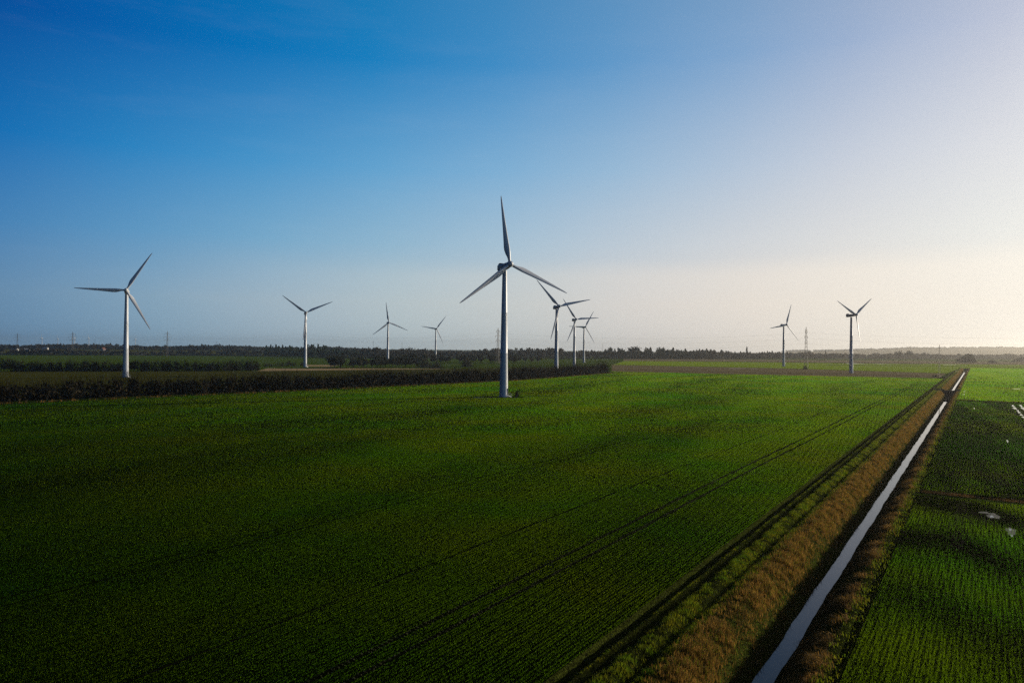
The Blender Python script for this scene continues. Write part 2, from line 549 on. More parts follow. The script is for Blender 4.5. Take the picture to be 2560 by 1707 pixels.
sheet('rough_pasture', [at(-60, 885), at(-60, 853.5), at(560, 852.5), at(820, 848.5), at(1380, 842), at(1402, 846)] + [(p[0] - 5, p[1] + 3) for p in HB[::-1]], M_ROUGH, 0.004)

# wheel tracks through the crop, and two puddle-worn patches
def track_uv(v, width, u0, u1, mat=M_SOIL, wob=0.12):
    uu = np.concatenate([np.arange(u0, min(160, u1), 1.5), np.arange(max(u0, 160), u1, 6.0)]) if u0 < 160 else np.arange(u0, u1, 6.0)
    ph = rs.uniform(0, 6)
    c = v + wob * np.sin(uu * 0.05 + ph) + 0.04 * rs.randn(len(uu))
    hw = width * 0.5 * rs.uniform(0.6, 1.2, len(uu))
    G = np.zeros((len(uu), 2, 3))
    for k, s in ((0, -1), (1, 1)):
        G[:, k, 0] = uu * DU[0] + (c + s * hw) * DV[0]
        G[:, k, 1] = uu * DU[1] + (c + s * hw) * DV[1]
    G[:, :, 2] = 0.008
    tag(link_mesh('wheel_track', up_faces(grid_mesh('wheel_track', G)), mat), None, None, None, 'structure')


for v, wd, u0, u1 in ((-26.1, 0.16, 14, 470), (-24.6, 0.16, 14, 470), (-33.0, 0.14, 14, 330), (9.5, 0.16, 18, 90), (11.2, 0.16, 18, 90)):
    track_uv(v, wd, u0, u1)
quad_uv('bare_strip', 68, 90, -1.8, -0.9, M_SOIL, 0.008)


def blob_sheet(name, c, ru, rv, mat, z, n=26, rough=0.35, ang=None):
    a = math.atan2(DU[1], DU[0]) if ang is None else ang
    pts = []
    for i in range(n):
        t = 2 * math.pi * i / n
        k = 1 + rough * (0.5 * math.sin(3 * t + c[0]) + 0.35 * math.sin(5 * t + c[1]) + 0.3 * rs.randn())
        k = max(0.35, k)
        x, y = ru * k * math.cos(t), rv * k * math.sin(t)
        pts.append((c[0] + x * math.cos(a) - y * math.sin(a), c[1] + x * math.sin(a) + y * math.cos(a)))
    return sheet(name, pts, mat, z)


for px, py, ru, rv in ((2327, 932, 4.2, 0.32), (2331, 937.5, 5.0, 0.42), (2338, 943, 3.0, 0.28), (2341, 947, 3.2, 0.3), (2346, 952.5, 2.8, .3), (2351, 958, 2.8, .3),
                       (2345, 932, 5.5, 0.3), (2350, 938, 6.0, .4), (2314, 1013, 2.2, 0.13), (2238, 937.5, 3.0, .13),
                       (2206, 902.5, 4.5, .28), (2215, 899, 5.5, .35), (2218, 896.5, 5, .3), (2213, 905.5, 6.5, .4), (2343, 893.2, 5.5, 3.0), (2362, 893.8, 9, 2.5),
                       (1960, 834.8, 16, 10), (2020, 835.2, 12, 5), (2180, 837.3, 9, 6), (2060, 834.5, 14, 3), (1700, 846.0, 14, 1.2),
                       (1480, 837.6, 16, 3), (2278, 1186, .45, .16), (2320, 1216, .5, .10), (2324, 1230, .4, .10), (1425, 836.8, 12, 3)):
    blob_sheet('puddle', at(px, py), ru, rv, M_WATER, 0.012, ang=R(57.8) if py > 880 else 0.0)
for px, py, ru, rv in ((2318, 892.3, 9, 3.5), (2330, 899, 8, 2), (2313, 1010, 6, 1.0), (2250, 1190, 3, 1.2), (2335, 940, 16, 3.2), (2220, 1090, 7, 2.2), (2290, 1100, 5, 2)):
    blob_sheet('wet_patch', at(px, py), ru, rv, M_SOIL, 0.008, ang=R(57.8))
M_SHEENMUD = plain('sheen_mud', (0.075, 0.075, 0.065), 0.9, 0.2, var=0.6, scale=3.0)  # bare mud, its pale colour also painting a whitish wet sheen
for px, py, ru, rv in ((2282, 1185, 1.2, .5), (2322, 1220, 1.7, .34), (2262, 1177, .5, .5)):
    blob_sheet('wet_patch', at(px, py), ru, rv, M_SHEENMUD, 0.009, ang=R(57.8))
# churned ground round the foot of the big turbine
blob_sheet('gravel_pad', (-2.2, 237.5), 5.5, 3.0, M_SOIL, 0.008, ang=R(15))
blob_sheet('gravel_pad', (-10.5, 233.8), 1.7, 0.6, M_SHEETROOF, 0.012, ang=R(10), rough=0.2)
blob_sheet('gravel_pad', (-7.2, 234.2), 1.3, 0.4, M_GRAVEL, 0.012, ang=R(10))
blob_sheet('wet_patch', (10.0, 243.2), 6.5, 0.9, M_SOIL, 0.008, ang=R(15))


# rising ground far off: low hills left and hazy ridge right
def hill(name, x0, x1, y0, y1, fn, mat, nx=90, ny=30):
    X, Y = np.meshgrid(np.linspace(x0, x1, nx), np.linspace(y0, y1, ny), indexing='ij')
    return tag(link_mesh(name, up_faces(grid_mesh(name, np.stack([X, Y, fn(X, Y)], -1))), mat), None, None, None, 'structure')


def ss(x, a, b):
    t = np.clip((x - a) / (b - a), 0, 1); return t * t * (3 - 2 * t)


def left_hill_z(X, Y):
    t = np.clip(-X / Y, 0, 2)          # rises away from the middle of the plain
    return 8.0 * ss(Y, 1180, 1750) * (1 - ss(Y, 2100, 2590)) * ss(t, 0.02, 0.34) - 0.3


def right_hill_z(X, Y):
    b = np.clip(X / Y, 0, 2)
    roll = 1 + 0.10 * np.sin(X * 0.004) + 0.05 * np.sin(X * 0.011 + 2)
    return (14 + 30 * ss(b, 0.40, 0.56)) * ss(b, 0.30, 0.40) * roll * ss(Y, 4100, 4900) * (1 - ss(Y, 5600, 6480)) - 0.3


hill('hills', -2600, 300, 1170, 2600, left_hill_z, M_ROUGH)
hill('hills', 1000, 5600, 4000, 6500, right_hill_z, M_FALLOW)


# ---------------------------------------------------------------- wind turbines
def mesh_tower():
    bm = bmesh.new()
    prof = [(1.55, 0.0), (1.55, 0.12), (1.40, 0.16), (1.36, 2.0), (1.30, 6.0), (1.16, 14.0), (1.165, 14.03), (1.165, 14.15), (1.155, 14.18), (0.96, 27.0), (0.965, 27.03), (0.965, 27.15), (0.955, 27.18),
            (0.76, 39.0), (0.74, 40.6)]
    bm_rings(bm, [circle(r, z, 40) for r, z in prof])
    return bm


def mesh_nacelle():
    """nacelle along +X (towards the rotor), origin on the tower axis at hub height"""
    bm = bmesh.new()
    secs = [  # x, half width, bottom, top
        (-4.0, 0.70, -0.62, 0.95), (-3.85, 0.92, -0.88, 1.14), (-3.2, 0.98, -0.95, 1.18), (-2.2, 1.00, -1.00, 1.08), (-1.6, 1.02, -1.02, 0.92),
        (0.0, 1.00, -1.02, 0.86), (1.6, 0.92, -0.92, 0.80), (2.5, 0.86, -0.86, 0.80), (2.9, 0.70, -0.70, 0.70)]
    rings = []
    for x, hw, b, tp in secs:
        c = 0.32
        rings.append([(x, -hw + c * .6, b), (x, hw - c * .6, b), (x, hw, b + c), (x, hw, tp - c), (x, hw - c, tp), (x, -hw + c, tp), (x, -hw, tp - c), (x, -hw, b + c)])
    bm_rings(bm, rings)
    # belt seam along the sides
    for s in (-1, 1):
        bm_box(bm, (-3.9, s * 1.0 - 0.05, -0.35), (1.4, s * 1.0 + 0.05, -0.22))
    return bm


def mesh_cooler():
    bm = bmesh.new()
    rings = []
    for x, hw, tp in ((-3.8, .50, 1.20), (-3.6, .72, 1.48), (-2.9, .78, 1.56), (-2.3, .74, 1.50), (-2.05, .60, 1.2)):
        rings.append([(x, -hw, 0.95), (x, hw, 0.95), (x, hw, tp - .2), (x, hw - .2, tp), (x, -hw + .2, tp), (x, -hw, tp - .2)])
    bm_rings(bm, rings)
    return bm


def mesh_spinner():
    bm = bmesh.new()
    prof = [(0.62, 2.88), (0.86, 2.95), (0.98, 3.35), (1.00, 3.9), (0.95, 4.5), (0.78, 4.95), (0.48, 5.28), (0.15, 5.40)]
    rings = [[(x, r * math.cos(2 * math.pi * i / 28), r * math.sin(2 * math.pi * i / 28)) for i in range(28)] for r, x in prof]
    bm_rings(bm, rings)
    return bm


def mesh_blade():
    """blade along +Z from the rotor centre, chord across the rotor plane (Y), thickness along X"""
    bm = bmesh.new()
    st = [  # r, chord, thickness ratio, twist deg, chord offset (fraction in front of the pitch axis)
        (0.70, 0.92, 1.00, 22, .50), (1.6, 0.92, 1.00, 22, .50), (2.4, 1.15, .72, 21, .45), (3.4, 1.62, .42, 19, .38), (4.6, 1.92, .29, 16, .34), (5.6, 1.90, .25, 14, .33),
        (7.5, 1.66, .22, 10, .32), (10., 1.40, .20, 7, .32), (13., 1.13, .18, 4.5, .32), (16., 0.88, .17, 2.5, .32), (19., 0.62, .16, 1.2, .32), (20.8, 0.45, .15, .5, .33), (21.7, 0.27, .14, 0, .36), (22.0, 0.08, .14, 0, .4)]
    N = 20
    rings = []
    for r, c, tr, tw, off in st:
        tw = R(tw + 4.0)
        ring = []
        k = min(1.0, max(0.0, (tr - 0.30) / 0.7))
        for i in range(N):
            a = 2 * math.pi * i / N
            xc = 0.5 * (1 - math.cos(a))
            sgn = 1 if a < math.pi else -1
            yt = 5 * tr * (0.2969 * math.sqrt(max(xc, 0)) - 0.1260 * xc - 0.3516 * xc ** 2 + 0.2843 * xc ** 3 - 0.1036 * xc ** 4)
            yr = 0.5 * abs(math.sin(a)) * tr
            th = (yt * (1 - k) + yr * k) * sgn + (0.03 * math.sin(math.pi * xc) if k < .5 else 0)
            yy, xx = (off - xc) * c, th * c
            ring.append((xx * math.cos(tw) + yy * math.sin(tw), yy * math.cos(tw) - xx * math.sin(tw), r))
        rings.append(ring)
    bm_rings(bm, rings)
    return bm


def mesh_door():
    bm = bmesh.new()
    a0 = R(-16)
    pts = []
    for zz in (0.55, 0.75, 2.55, 2.75):
        ring = []
        for a in (R(-15), R(-10), R(0), R(10), R(15)):
            rr = 1.47
            inset = 0.05 if zz in (0.55, 2.75) and abs(a) > R(12) else 0
            ring.append((rr * math.cos(a), rr * math.sin(a), zz))
        pts.append(ring)
    grid = [[bm.verts.new(p) for p in ring] for ring in pts]
    for i in range(3):
        for j in range(4):
            bm.faces.new((grid[i][j], grid[i][j + 1], grid[i + 1][j + 1], grid[i + 1][j]))
    bmesh.ops.solidify(bm, geom=bm.faces[:], thickness=0.14)
    return bm


def mesh_steps():
    bm = bmesh.new()
    for k in range(4):
        bm_box(bm, (1.52 + .26 * (3 - k), -.5, .12 * k), (1.52 + .26 * (4 - k) - .01, .5, .12 * k + .1))
    for y in (-.55, .55):
        bm_bar(bm, (2.5, y, 0), (2.5, y, .95), .03)
        bm_bar(bm, (1.6, y, .4), (1.6, y, 1.4), .03)
        bm_bar(bm, (2.5, y, .95), (1.6, y, 1.4), .03)
    return bm


def place_turbine(parts, base, psi, phase):
    """psi: bearing of the rotor axis from straight-at-camera, phase: turn of the first blade"""
    root = parts['root']
    root.location = (base[0], base[1], 0)
    axd = Vector((math.sin(psi), -math.cos(psi), 0))
    tilt = R(5)
    hub_h = Vector((0, 0, 42.0))
    n = (axd * math.cos(tilt) + Vector((0, 0, 1)) * math.sin(tilt)).normalized()
    side = n.cross(Vector((0, 0, 1))).normalized()
    up = side.cross(n)
    nac = Matrix((( n.x, (-side).x, up.x), (n.y, (-side).y, up.y), (n.z, (-side).z, up.z))).to_4x4()
    nac.translation = hub_h
    for k in ('nacelle', 'cooler', 'hub'):
        parts[k].matrix_local = nac
    for i, b in enumerate(parts['blades']):
        a = phase + i * 2 * math.pi / 3
        z = (math.cos(a) * up + math.sin(a) * side).normalized()
        z = (z + n * 0.018).normalized()
        y = n.cross(z).normalized() * -1
        x = y.cross(z)
        m = Matrix(((x.x, y.x, z.x), (x.y, y.y, z.y), (x.z, y.z, z.z))).to_4x4()
        m.translation = hub_h + n * 4.0
        b.matrix_local = m
    parts['door'].rotation_euler = (0, 0, R(-18))
    parts['steps'].rotation_euler = (0, 0, R(-18))


def build_turbine():
    root = empty('wind_turbine', (0, 0, 0), '', '')
    p = {'root': root}
    p['tower'] = finish(mesh_tower(), 'tower', M_PAINT, root)
    p['door'] = finish(mesh_door(), 'door', M_DOOR, p['tower'])
    p['steps'] = finish(mesh_steps(), 'steps', M_PAINT, p['tower'], 0)
    p['nacelle'] = finish(mesh_nacelle(), 'nacelle', M_PAINT, root)
    p['cooler'] = finish(mesh_cooler(), 'cooler_vent', M_DARK, root)
    p['hub'] = finish(mesh_spinner(), 'hub', M_PAINT, root)
    b0 = finish(mesh_blade(), 'blade', M_BLADE, root)
    p['blades'] = [b0]
    for _ in range(2):
        c = b0.copy(); COL.objects.link(c); c.parent = root
        p['blades'].append(c)
    return p


def copy_turbine(src):
    p = {}
    r = src['root'].copy(); COL.objects.link(r); p['root'] = r
    for k in ('tower', 'nacelle', 'cooler', 'hub'):
        c = src[k].copy(); COL.objects.link(c); c.parent = r; p[k] = c
    d = src['door'].copy(); COL.objects.link(d); d.parent = p['tower']; p['door'] = d
    d = src['steps'].copy(); COL.objects.link(d); d.parent = p['tower']; p['steps'] = d
    p['blades'] = []
    for b in src['blades']:
        c = b.copy(); COL.objects.link(c); c.parent = r; p['blades'].append(c)
    return p


TURBINES = [
    (-2.55, 238.8, 25.0, 6.8, 'tallest wind turbine, standing in the open green field with a small bush at its foot'),
    (-189.1, 362.8, 23.9, 89.5, 'wind turbine behind the long dark hedge, one blade pointing level out to the left'),
    (-161.3, 578.0, 20.1, 54.1, 'wind turbine beside the tan stubble, two blades raised in a wide V'),
    (-131.9, 787.1, 20.6, 7.6, 'distant wind turbine rising behind the row of trees, one blade nearly straight up'),
    (-104.4, 1013.9, 21.9, 82.4, 'smallest wind turbine in the row left of the tallest one, farthest from the camera'),
    (28.0, 466.7, 19.5, 42.6, 'wind turbine at the hedge end, its upper blade meeting the right blade of the tallest'),
    (55.8, 662.8, 18.2, 34.2, 'middle wind turbine of the overlapping three, a level blade pointing right'),
    (85.3, 877.9, 19.7, 89.2, 'smallest wind turbine of the overlapping three, a level blade pointing left'),
    (275.8, 751.7, 21.4, 100.7, 'wind turbine on a green strip beside the lattice pylon, one blade nearly upright'),
    (246.9, 538.9, 28.0, 64.6, 'wind turbine on the brown fallow strip near the ditch, two blades raised in a V'),
]
proto = build_turbine()
for i, (x, y, psi, ph, lab) in enumerate(TURBINES):
    p = proto if i == 0 else copy_turbine(proto)
    tag(p['root'], lab, 'wind turbine', 'wind turbines across the plain')
    place_turbine(p, (x, y), R(psi), R(ph))


# far turbines: pale specks beyond the left-hand woods
def far_turbine_mesh():
    bm = bmesh.new()
    bm_rings(bm, [circle(2.0, 0, 10), circle(1.2, 58, 10)])
    bm_box(bm, (-1.2, -3, 57.2), (1.2, 4.5, 60))
    for k in range(3):
        a = 2 * math.pi * k / 3
        d = Vector((math.sin(a), 0, math.cos(a)))
        bm_bar(bm, Vector((0, -3.2, 58.6)) + d * 0.6, Vector((0, -3.2, 58.6)) + d * 27, 0.9, 0.25, 6)
    return bm


ft0 = None
for px, d, rot, lab in ((96.5, 4600, 20, 'tiny pale wind turbine far off, between the two leftmost pylons'),
                        (133, 5000, 70, 'tiny pale wind turbine far off, alone between two pylons left of the paired specks'),
                        (167, 4700, 10, 'left one of two tiny far wind turbines just left of a pylon'),
                        (171.5, 4500, 45, 'right one of two tiny far wind turbines just left of a pylon'),
                        (204, 4500, 0, 'tiny pale wind turbine far off, just right of a far pylon'),
                        (311, 4800, 30, 'tiny pale wind turbine on the horizon just right of the tower behind the hedge')):
    if ft0 is None:
        ft = ft0 = finish(far_turbine_mesh(), 'distant_wind_turbine', M_PAINT, None)
    else:
        ft = ft0.copy(); COL.objects.link(ft)
    bx = (px / .91875 - 1280) / FPX
    ft.location = (bx * d, d, 0)
    ft.rotation_euler = (0, 0, R(-25))
    tag(ft, lab, 'wind turbine', 'tiny wind turbines on the horizon')


# ---------------------------------------------------------------- pylons and cables
ARMS = [(0.63, 5.2), (0.76, 6.2), (0.89, 4.2)]           # height fraction, half length


def mast_mesh(h, base, top, bar=1.0):
    bm = bmesh.new()
    n = 11
    def corner(k, t):
        w = base + (top - base) * (t ** 0.75)
        return Vector(((-1, 1, 1, -1)[k] * w, (-1, -1, 1, 1)[k] * w, t * h * 0.94))
    ts = [1 - (1 - i / n) ** 1.15 for i in range(n + 1)]
    for k in range(4):
        for i in range(n):
            bm_bar(bm, corner(k, ts[i]), corner(k, ts[i + 1]), 0.11 * bar)
            bm_bar(bm, corner(k, ts[i]), corner((k + 1) % 4, ts[i + 1]), 0.06 * bar)
            bm_bar(bm, corner((k + 1) % 4, ts[i]), corner(k, ts[i + 1]), 0.06 * bar)
    for k in range(4):
        bm_bar(bm, corner(k, 1.0), Vector((0, 0, h)), 0.09)
    return bm


def arm_mesh(h, frac, half, w):
    bm = bmesh.new()
    z = frac * h
    for s in (-1, 1):
        for yy in (-w, w):
            bm_bar(bm, (s * w, yy, z), (s * half, 0, z + 0.35), 0.08)
            bm_bar(bm, (s * w, yy, z + 1.5), (s * half, 0, z + 0.35), 0.07)
        bm_bar(bm, (s * half * .55, 0, z + .1), (s * half * .5, 0, z + .95), 0.05)
    return bm


def insulator_mesh(h, frac, x):
    bm = bmesh.new()
    z = frac * h + 0.3
    bm_rings(bm, [circle(0.05, z, 6), circle(0.16, z - .3, 6), circle(0.16, z - 1.4, 6), circle(0.05, z - 1.7, 6)])
    for v in bm.verts: v.co.x += x
    return bm


PH = 37.5


def build_pylon():
    root = empty('lattice_pylon', (0, 0, 0), '', '')
    kids = [finish(mast_mesh(PH, 1.8, 0.36, 0.8), 'lattice_mast', M_STEEL, root, 0)]
    subs = []
    for fr, half in ARMS:
        a = finish(arm_mesh(PH, fr, half, 0.75), 'cross_arm', M_STEEL, root, 0)
        kids.append(a)
        for s in (-1, 1):
            subs.append((len(kids) - 1, finish(insulator_mesh(PH, fr, s * half), 'insulator', M_DARK, a)))
    return root, kids, subs


LINE = [((504, 442), None), ((261.0, 657.0), 'tall lattice pylon on the green strip between two wind turbines'),
        ((-14.5, 770.0), 'lattice pylon rising over the woods close left of the tallest wind turbine'),
        ((-270, 925), None),
        ((-505.0, 1085.0), 'lattice pylon above the woods, midway between the two leftmost large wind turbines'),
        ((-715.0, 1205.0), 'lattice pylon with two tiny far turbines close at its left side'),
        ((-905.0, 1355.0), 'lattice pylon nearest the left edge of the woods')]
pr = build_pylon()
first = True
for i, (xy, lab) in enumerate(LINE):
    if lab is None:
        continue
    q0 = LINE[max(0, i - 1)][0]; q1 = LINE[min(len(LINE) - 1, i + 1)][0]
    ang = math.atan2(q1[1] - q0[1], q1[0] - q0[0]) + math.pi / 2
    if first:
        root, first = pr[0], False
    else:
        root = pr[0].copy(); COL.objects.link(root)
        ks = []
        for k in pr[1]:
            c = k.copy(); COL.objects.link(c); c.parent = root; ks.append(c)
        for pi, s in pr[2]:
            c = s.copy(); COL.objects.link(c); c.parent = ks[pi]
    root.location = (xy[0], xy[1], 0)
    root.rotation_euler = (0, 0, ang)
    tag(root, lab, 'pylon', 'pylons of the power line')

# cables hang from arm to arm; two spans have a pylon that the photograph hides behind a tower or leaves outside
for fr, half in ARMS:
    for s in (-1, 1):
        bm = bmesh.new()
        pts = []
        for i in range(len(LINE)):
            q0 = LINE[max(0, i - 1)][0]; q1 = LINE[min(len(LINE) - 1, i + 1)][0]
            ang = math.atan2(q1[1] - q0[1], q1[0] - q0[0]) + math.pi / 2
            pts.append(Vector((LINE[i][0][0] + s * half * math.cos(ang), LINE[i][0][1] + s * half * math.sin(ang), fr * PH - 1.4)))
        for a, b in zip(pts[:-1], pts[1:]):
            prev = a
            for k in range(1, 15):
                t = k / 14
                q = a.lerp(b, t); q.z -= 5.5 * 4 * t * (1 - t)
                bm_bar(bm, prev, q, 0.013, None, 3)
                prev = q
        o = finish(bm, 'power_cable', M_WIRE, None, 0)
        lev = {0.63: 'lowest', 0.76: 'middle', 0.89: 'topmost'}[fr]
        tag(o, f'thin {lev} power cable on the {"nearer" if s > 0 else "farther"} side of the pylons', 'cable', 'power cables between the pylons')

# slim masts of a second, smaller line
sm0 = None
for (x, y), sc_, lab in (((269, 466), 0.55, 'slim hazy lattice mast standing by the ditch below the ridge'),
                         ((-1290, 2290), 1.0, 'faint tiny mast on the skyline between two larger pylons'),
                         ((-1110, 2780), 1.0, 'faint tiny mast over the woods right of the midway pylon'),
                         ((-440, 2350), 1.0, 'faint tiny mast beside the tower rising behind the row of trees'),
                         ((-410, 2760), 1.0, 'faintest tiny mast left of the smallest turbine in the left-hand row'),
                         ((300, 2450), 1.0, 'faint tiny mast just right of the overlapping three turbines')):
    if sm0 is None:
        r_ = empty('lattice_mast', (x, y, 0), lab, 'mast', None)
        k1 = finish(mast_mesh(PH, 1.1, 0.25, 0.5), 'mast_frame', M_STEEL, r_, 0)
        k2 = finish(arm_mesh(PH, 0.88, 3.0, 0.3), 'cross_arm', M_STEEL, r_, 0)
        sm0 = (r_, k1, k2)
    else:
        r_ = sm0[0].copy(); COL.objects.link(r_)
        for k in sm0[1:]:
            c = k.copy(); COL.objects.link(c); c.parent = r_
    r_.location = (x, y, 0); r_.scale = (sc_, sc_, sc_); r_.rotation_euler = (0, 0, R(35))
    tag(r_, lab, 'mast', 'slim masts of the smaller line')


# ---------------------------------------------------------------- vegetation helpers
def blades(base, h, w, lean, mat, name, bend=0.5):
    """grass blades: base (n,3), height h, width w, lean (n,2) horizontal throw of the tip as a share of the height"""
    n = len(base)
    a = rs.uniform(0, 2 * np.pi, n)
    side = np.stack([np.cos(a), np.sin(a), np.zeros(n)], 1) * (w * 0.5)[:, None]
    mid = base.copy(); mid[:, :2] += lean * (h * 0.35 * bend)[:, None]; mid[:, 2] += h * 0.58
    tip = base.copy(); tip[:, :2] += lean * h[:, None]; tip[:, 2] += h * np.clip(1.05 - 0.35 * np.hypot(lean[:, 0], lean[:, 1]), 0.3, 1)
    V = np.stack([base - side, base + side, mid + side * .8, mid - side * .8, tip], 1).reshape(-1, 3)
    i = np.arange(n)[:, None] * 5
    q = i + np.array([[0, 1, 2, 3]]); t = i + np.array([[3, 2, 4]])
    return np_mesh(name, V, [q, t])


def cards(c, size, name=None, aspect=1.0, up=0.0):
    """leaf clumps: small randomly turned quads at points c; returns verts, quads"""
    n = len(c)
    d = rs.randn(n, 3); d[:, 2] += up; d /= np.linalg.norm(d, axis=1)[:, None]
    e = rs.randn(n, 3); e -= d * (e * d).sum(1)[:, None]; e /= np.linalg.norm(e, axis=1)[:, None]
    d = d * (size * aspect)[:, None] * .5; e = e * size[:, None] * .5
    V = np.stack([c - d - e * .5, c + d * .2 - e, c + d + e * .4, c - d * .3 + e], 1).reshape(-1, 3)
    return V, np.arange(n * 4).reshape(-1, 4)


def merge(parts):
    V, F, o = [], {}, 0
    for v, f in parts:
        V.append(v); F.setdefault(f.shape[1], []).append(f + o); o += len(v)
    return np.concatenate(V), [np.concatenate(x) for x in F.values()]


def twigs(b, tips, w0, w1, kink=0.08):
    """tapering crossed strips from b to tips with one kink"""
    n = len(b)
    d = tips - b
    L = np.linalg.norm(d, axis=1)
    m = b + d * 0.55 + rs.randn(n, 3) * (L * kink)[:, None]
    s = np.cross(d, rs.randn(n, 3)); s /= np.linalg.norm(s, axis=1)[:, None] + 1e-9
    wm = (w0 + w1) / 2
    V = np.stack([b - s * w0[:, None] / 2, b + s * w0[:, None] / 2, m + s * wm[:, None] / 2, m - s * wm[:, None] / 2, tips + s * w1[:, None] / 2, tips - s * w1[:, None] / 2], 1).reshape(-1, 3)
    i = np.arange(n)[:, None] * 6
    return V, np.concatenate([i + np.array([[0, 1, 2, 3]]), i + np.array([[3, 2, 4, 5]])])


# ---------------------------------------------------------------- reeds and grass along the ditch
ZONES = [(30, 62, 1.0), (62, 110, 1.0), (110, 200, .6), (200, 345, .4), (365, 560, .22), (560, 860, .10)]


def strip_blades(name, mat, v0, v1, per_m2, hmin, hmax, width, leanv, leanu, spread, label, clump=0.0, edge=0.25, thin=None):
    B, H, Wd, L = [], [], [], []
    for u0, u1, k in ZONES:
        dens = per_m2 * k * k
        n = int((u1 - u0) * (v1 - v0) * dens)
        u = rs.uniform(u0, u1, n); v = rs.uniform(v0, v1, n) + rs.randn(n) * edge
        nz = np.sin(u * 1.9 + 2 * np.sin(v * 1.7)) * 0.5 + np.sin(u * .53 + v) * 0.5 + np.sin(u * 7.3 + 3 * np.sin(v * 2.3)) * .35 + np.sin(u * 4.1 - v * 3.0) * 0.35
        keep = rs.rand(n) < np.clip(1 - clump + clump * (nz * 0.9 + 0.45), 0, 1)
        if thin is not None: keep &= thin(u, v)
        u, v, nz = u[keep], v[keep], nz[keep]
        n = len(u)
        h = rs.uniform(hmin, hmax, n) * (0.8 + 0.3 * np.clip(nz, -1, 1))
        z = trench_z(v) - 0.05
        B.append(np.stack([u * DU[0] + v * DV[0], u * DU[1] + v * DV[1], z], 1))
        H.append(h); Wd.append(np.full(n, width) / k * rs.uniform(.7, 1.3, n))
        lv = leanv + rs.randn(n) * spread + 0.12 * np.sin(u * 2.8 + v); lu = leanu + rs.randn(n) * spread
        L.append(np.stack([lu * DU[0] + lv * DV[0], lu * DU[1] + lv * DV[1]], 1))
    me = blades(np.concatenate(B), np.concatenate(H), np.concatenate(Wd), np.concatenate(L), mat, name)
    return tag(link_mesh(name, me, mat), label, None, None, 'stuff')


strip_blades('dry_reeds', M_REED, -12.7, -11.1, 330, .26, .76, .019, .10, -.55, .36, 'brown dry reeds and grass along the left bank of the ditch', 0.45, .3)
strip_blades('bank_grass', M_GREENB, -12.7, -11.2, 70, .25, .6, .022, .1, -.4, .4, 'olive green grass growing up among the dry reeds', 0.8, .2)
strip_blades('bank_grass', M_GREENB, -15.1, -12.9, 300, .12, .40, .018, .0, -.3, .4, 'short green tufted grass on the berm between the crop and the reeds', 0.6, .12)
strip_blades('bank_grass', M_GREENB, -16.05, -15.75, 260, .08, .22, .020, .0, -.3, .4, 'narrow ridge of short grass between the two dark furrows', 0.3, .05)
strip_blades('bank_grass', M_TUSSOCK, -10.6, -10.2, 60, .25, .55, .03, .4, -.2, .4, 'dark grass hanging over the left edge of the water', 0.3, .12)
strip_blades('bank_grass', M_TUSSOCK, -8.6, -6.3, 130, .2, .5, .022, -.25, -.3, .4, 'dark rough grass on the shaded right bank of the ditch', 0.75, .15)
strip_blades('dry_reeds', M_REED, -7.4, -6.1, 140, .25, .70, .019, -.45, -.55, .33, 'clumps of tawny dry grass on the right edge of the ditch', 1.0, .2,
             thin=lambda u, v: np.sin(u * 1.15 + 0.8 * np.sin(u * .37)) + 0.6 * np.sin(u * 2.9 + v) + .4 * np.sin(u * 6.1 + 2 * v) > 0.15)
strip_blades('bank_grass', M_GREENB, -6.5, -5.6, 70, .12, .36, .035, -.1, -.3, .4, 'yellow green grass fringe along the right edge of the ditch', 0.5, .15)


def line_blades(name, pts, per_m, spread_w, hmin, hmax, width, mat, label):
    B = []
    for a, b in zip(pts[:-1], pts[1:]):
        a, b = np.array(a[:2]), np.array(b[:2])
        n = int(np.linalg.norm(b - a) * per_m)
        t = rs.rand(n)
        p = a + (b - a) * t[:, None] + rs.randn(n, 2) * spread_w
        k = np.sin(p[:, 0] * .7) + np.sin(p[:, 1] * 1.9) + rs.randn(n) * .5 > -.3
        B.append(np.concatenate([p[k], np.zeros((k.sum(), 1))], 1))
    B = np.concatenate(B); n = len(B)
    me = blades(B, rs.uniform(hmin, hmax, n), np.full(n, width) * rs.uniform(.7, 1.3, n), rs.randn(n, 2) * .35 + [-.2, -.1], mat, name)
    return tag(link_mesh(name, me, mat), label, None, None, 'stuff')


line_blades('dry_grass', [uv(93.2, -6.5), uv(92.6, 3), uv(92.0, 12), uv(91.0, 30), uv(90, 60)], 110, .09, .2, .5, .020, M_TUSSOCK, 'pale dry grass line on the edge between the drilled field and the wet field')
line_blades('dry_grass', [uv(281, -6), uv(280.5, 40), uv(280, 160)], 30, .5, .3, .7, .15, M_GREENB, 'dark grass along the far edge of the wet field')
line_blades('dry_grass', [(p[0] + 4.2, p[1] - 2.6) for p in HB], 9, .35, .3, .9, .14, M_TUSSOCK, 'pale dry grass tufts along the foot of the long hedge')
# flat dark strip painting the shadow in the drain between the two right-hand fields
us2 = np.linspace(VR + .1, 90, 80)
G = np.zeros((80, 2, 3))
for i, v in enumerate(us2):
    for k, du in ((0, 92.6), (1, 94.2)):
        G[i, k] = uv(du + 0.12 * math.sin(v * 1.3 + k) - v * 0.02, v, 0.012)
tag(link_mesh('drain_strip', up_faces(grid_mesh('drain_strip', G)), M_SOIL), None, None, None, 'structure')

# the crops themselves: upright leaves that let the low sun through, thinner and finer near the camera
TRACKS = [(-26.1, .17), (-24.6, .17), (-33.0, .10), (-50.2, .10), (-48.6, .10), (9.5, .10), (11.2, .10)]
HBX = np.array([p[0] for p in HB]); HBY = np.array([p[1] for p in HB])
_e0, _e1 = np.array(at(1420, 853.5)[:2]), np.array(at(2150, 869)[:2])


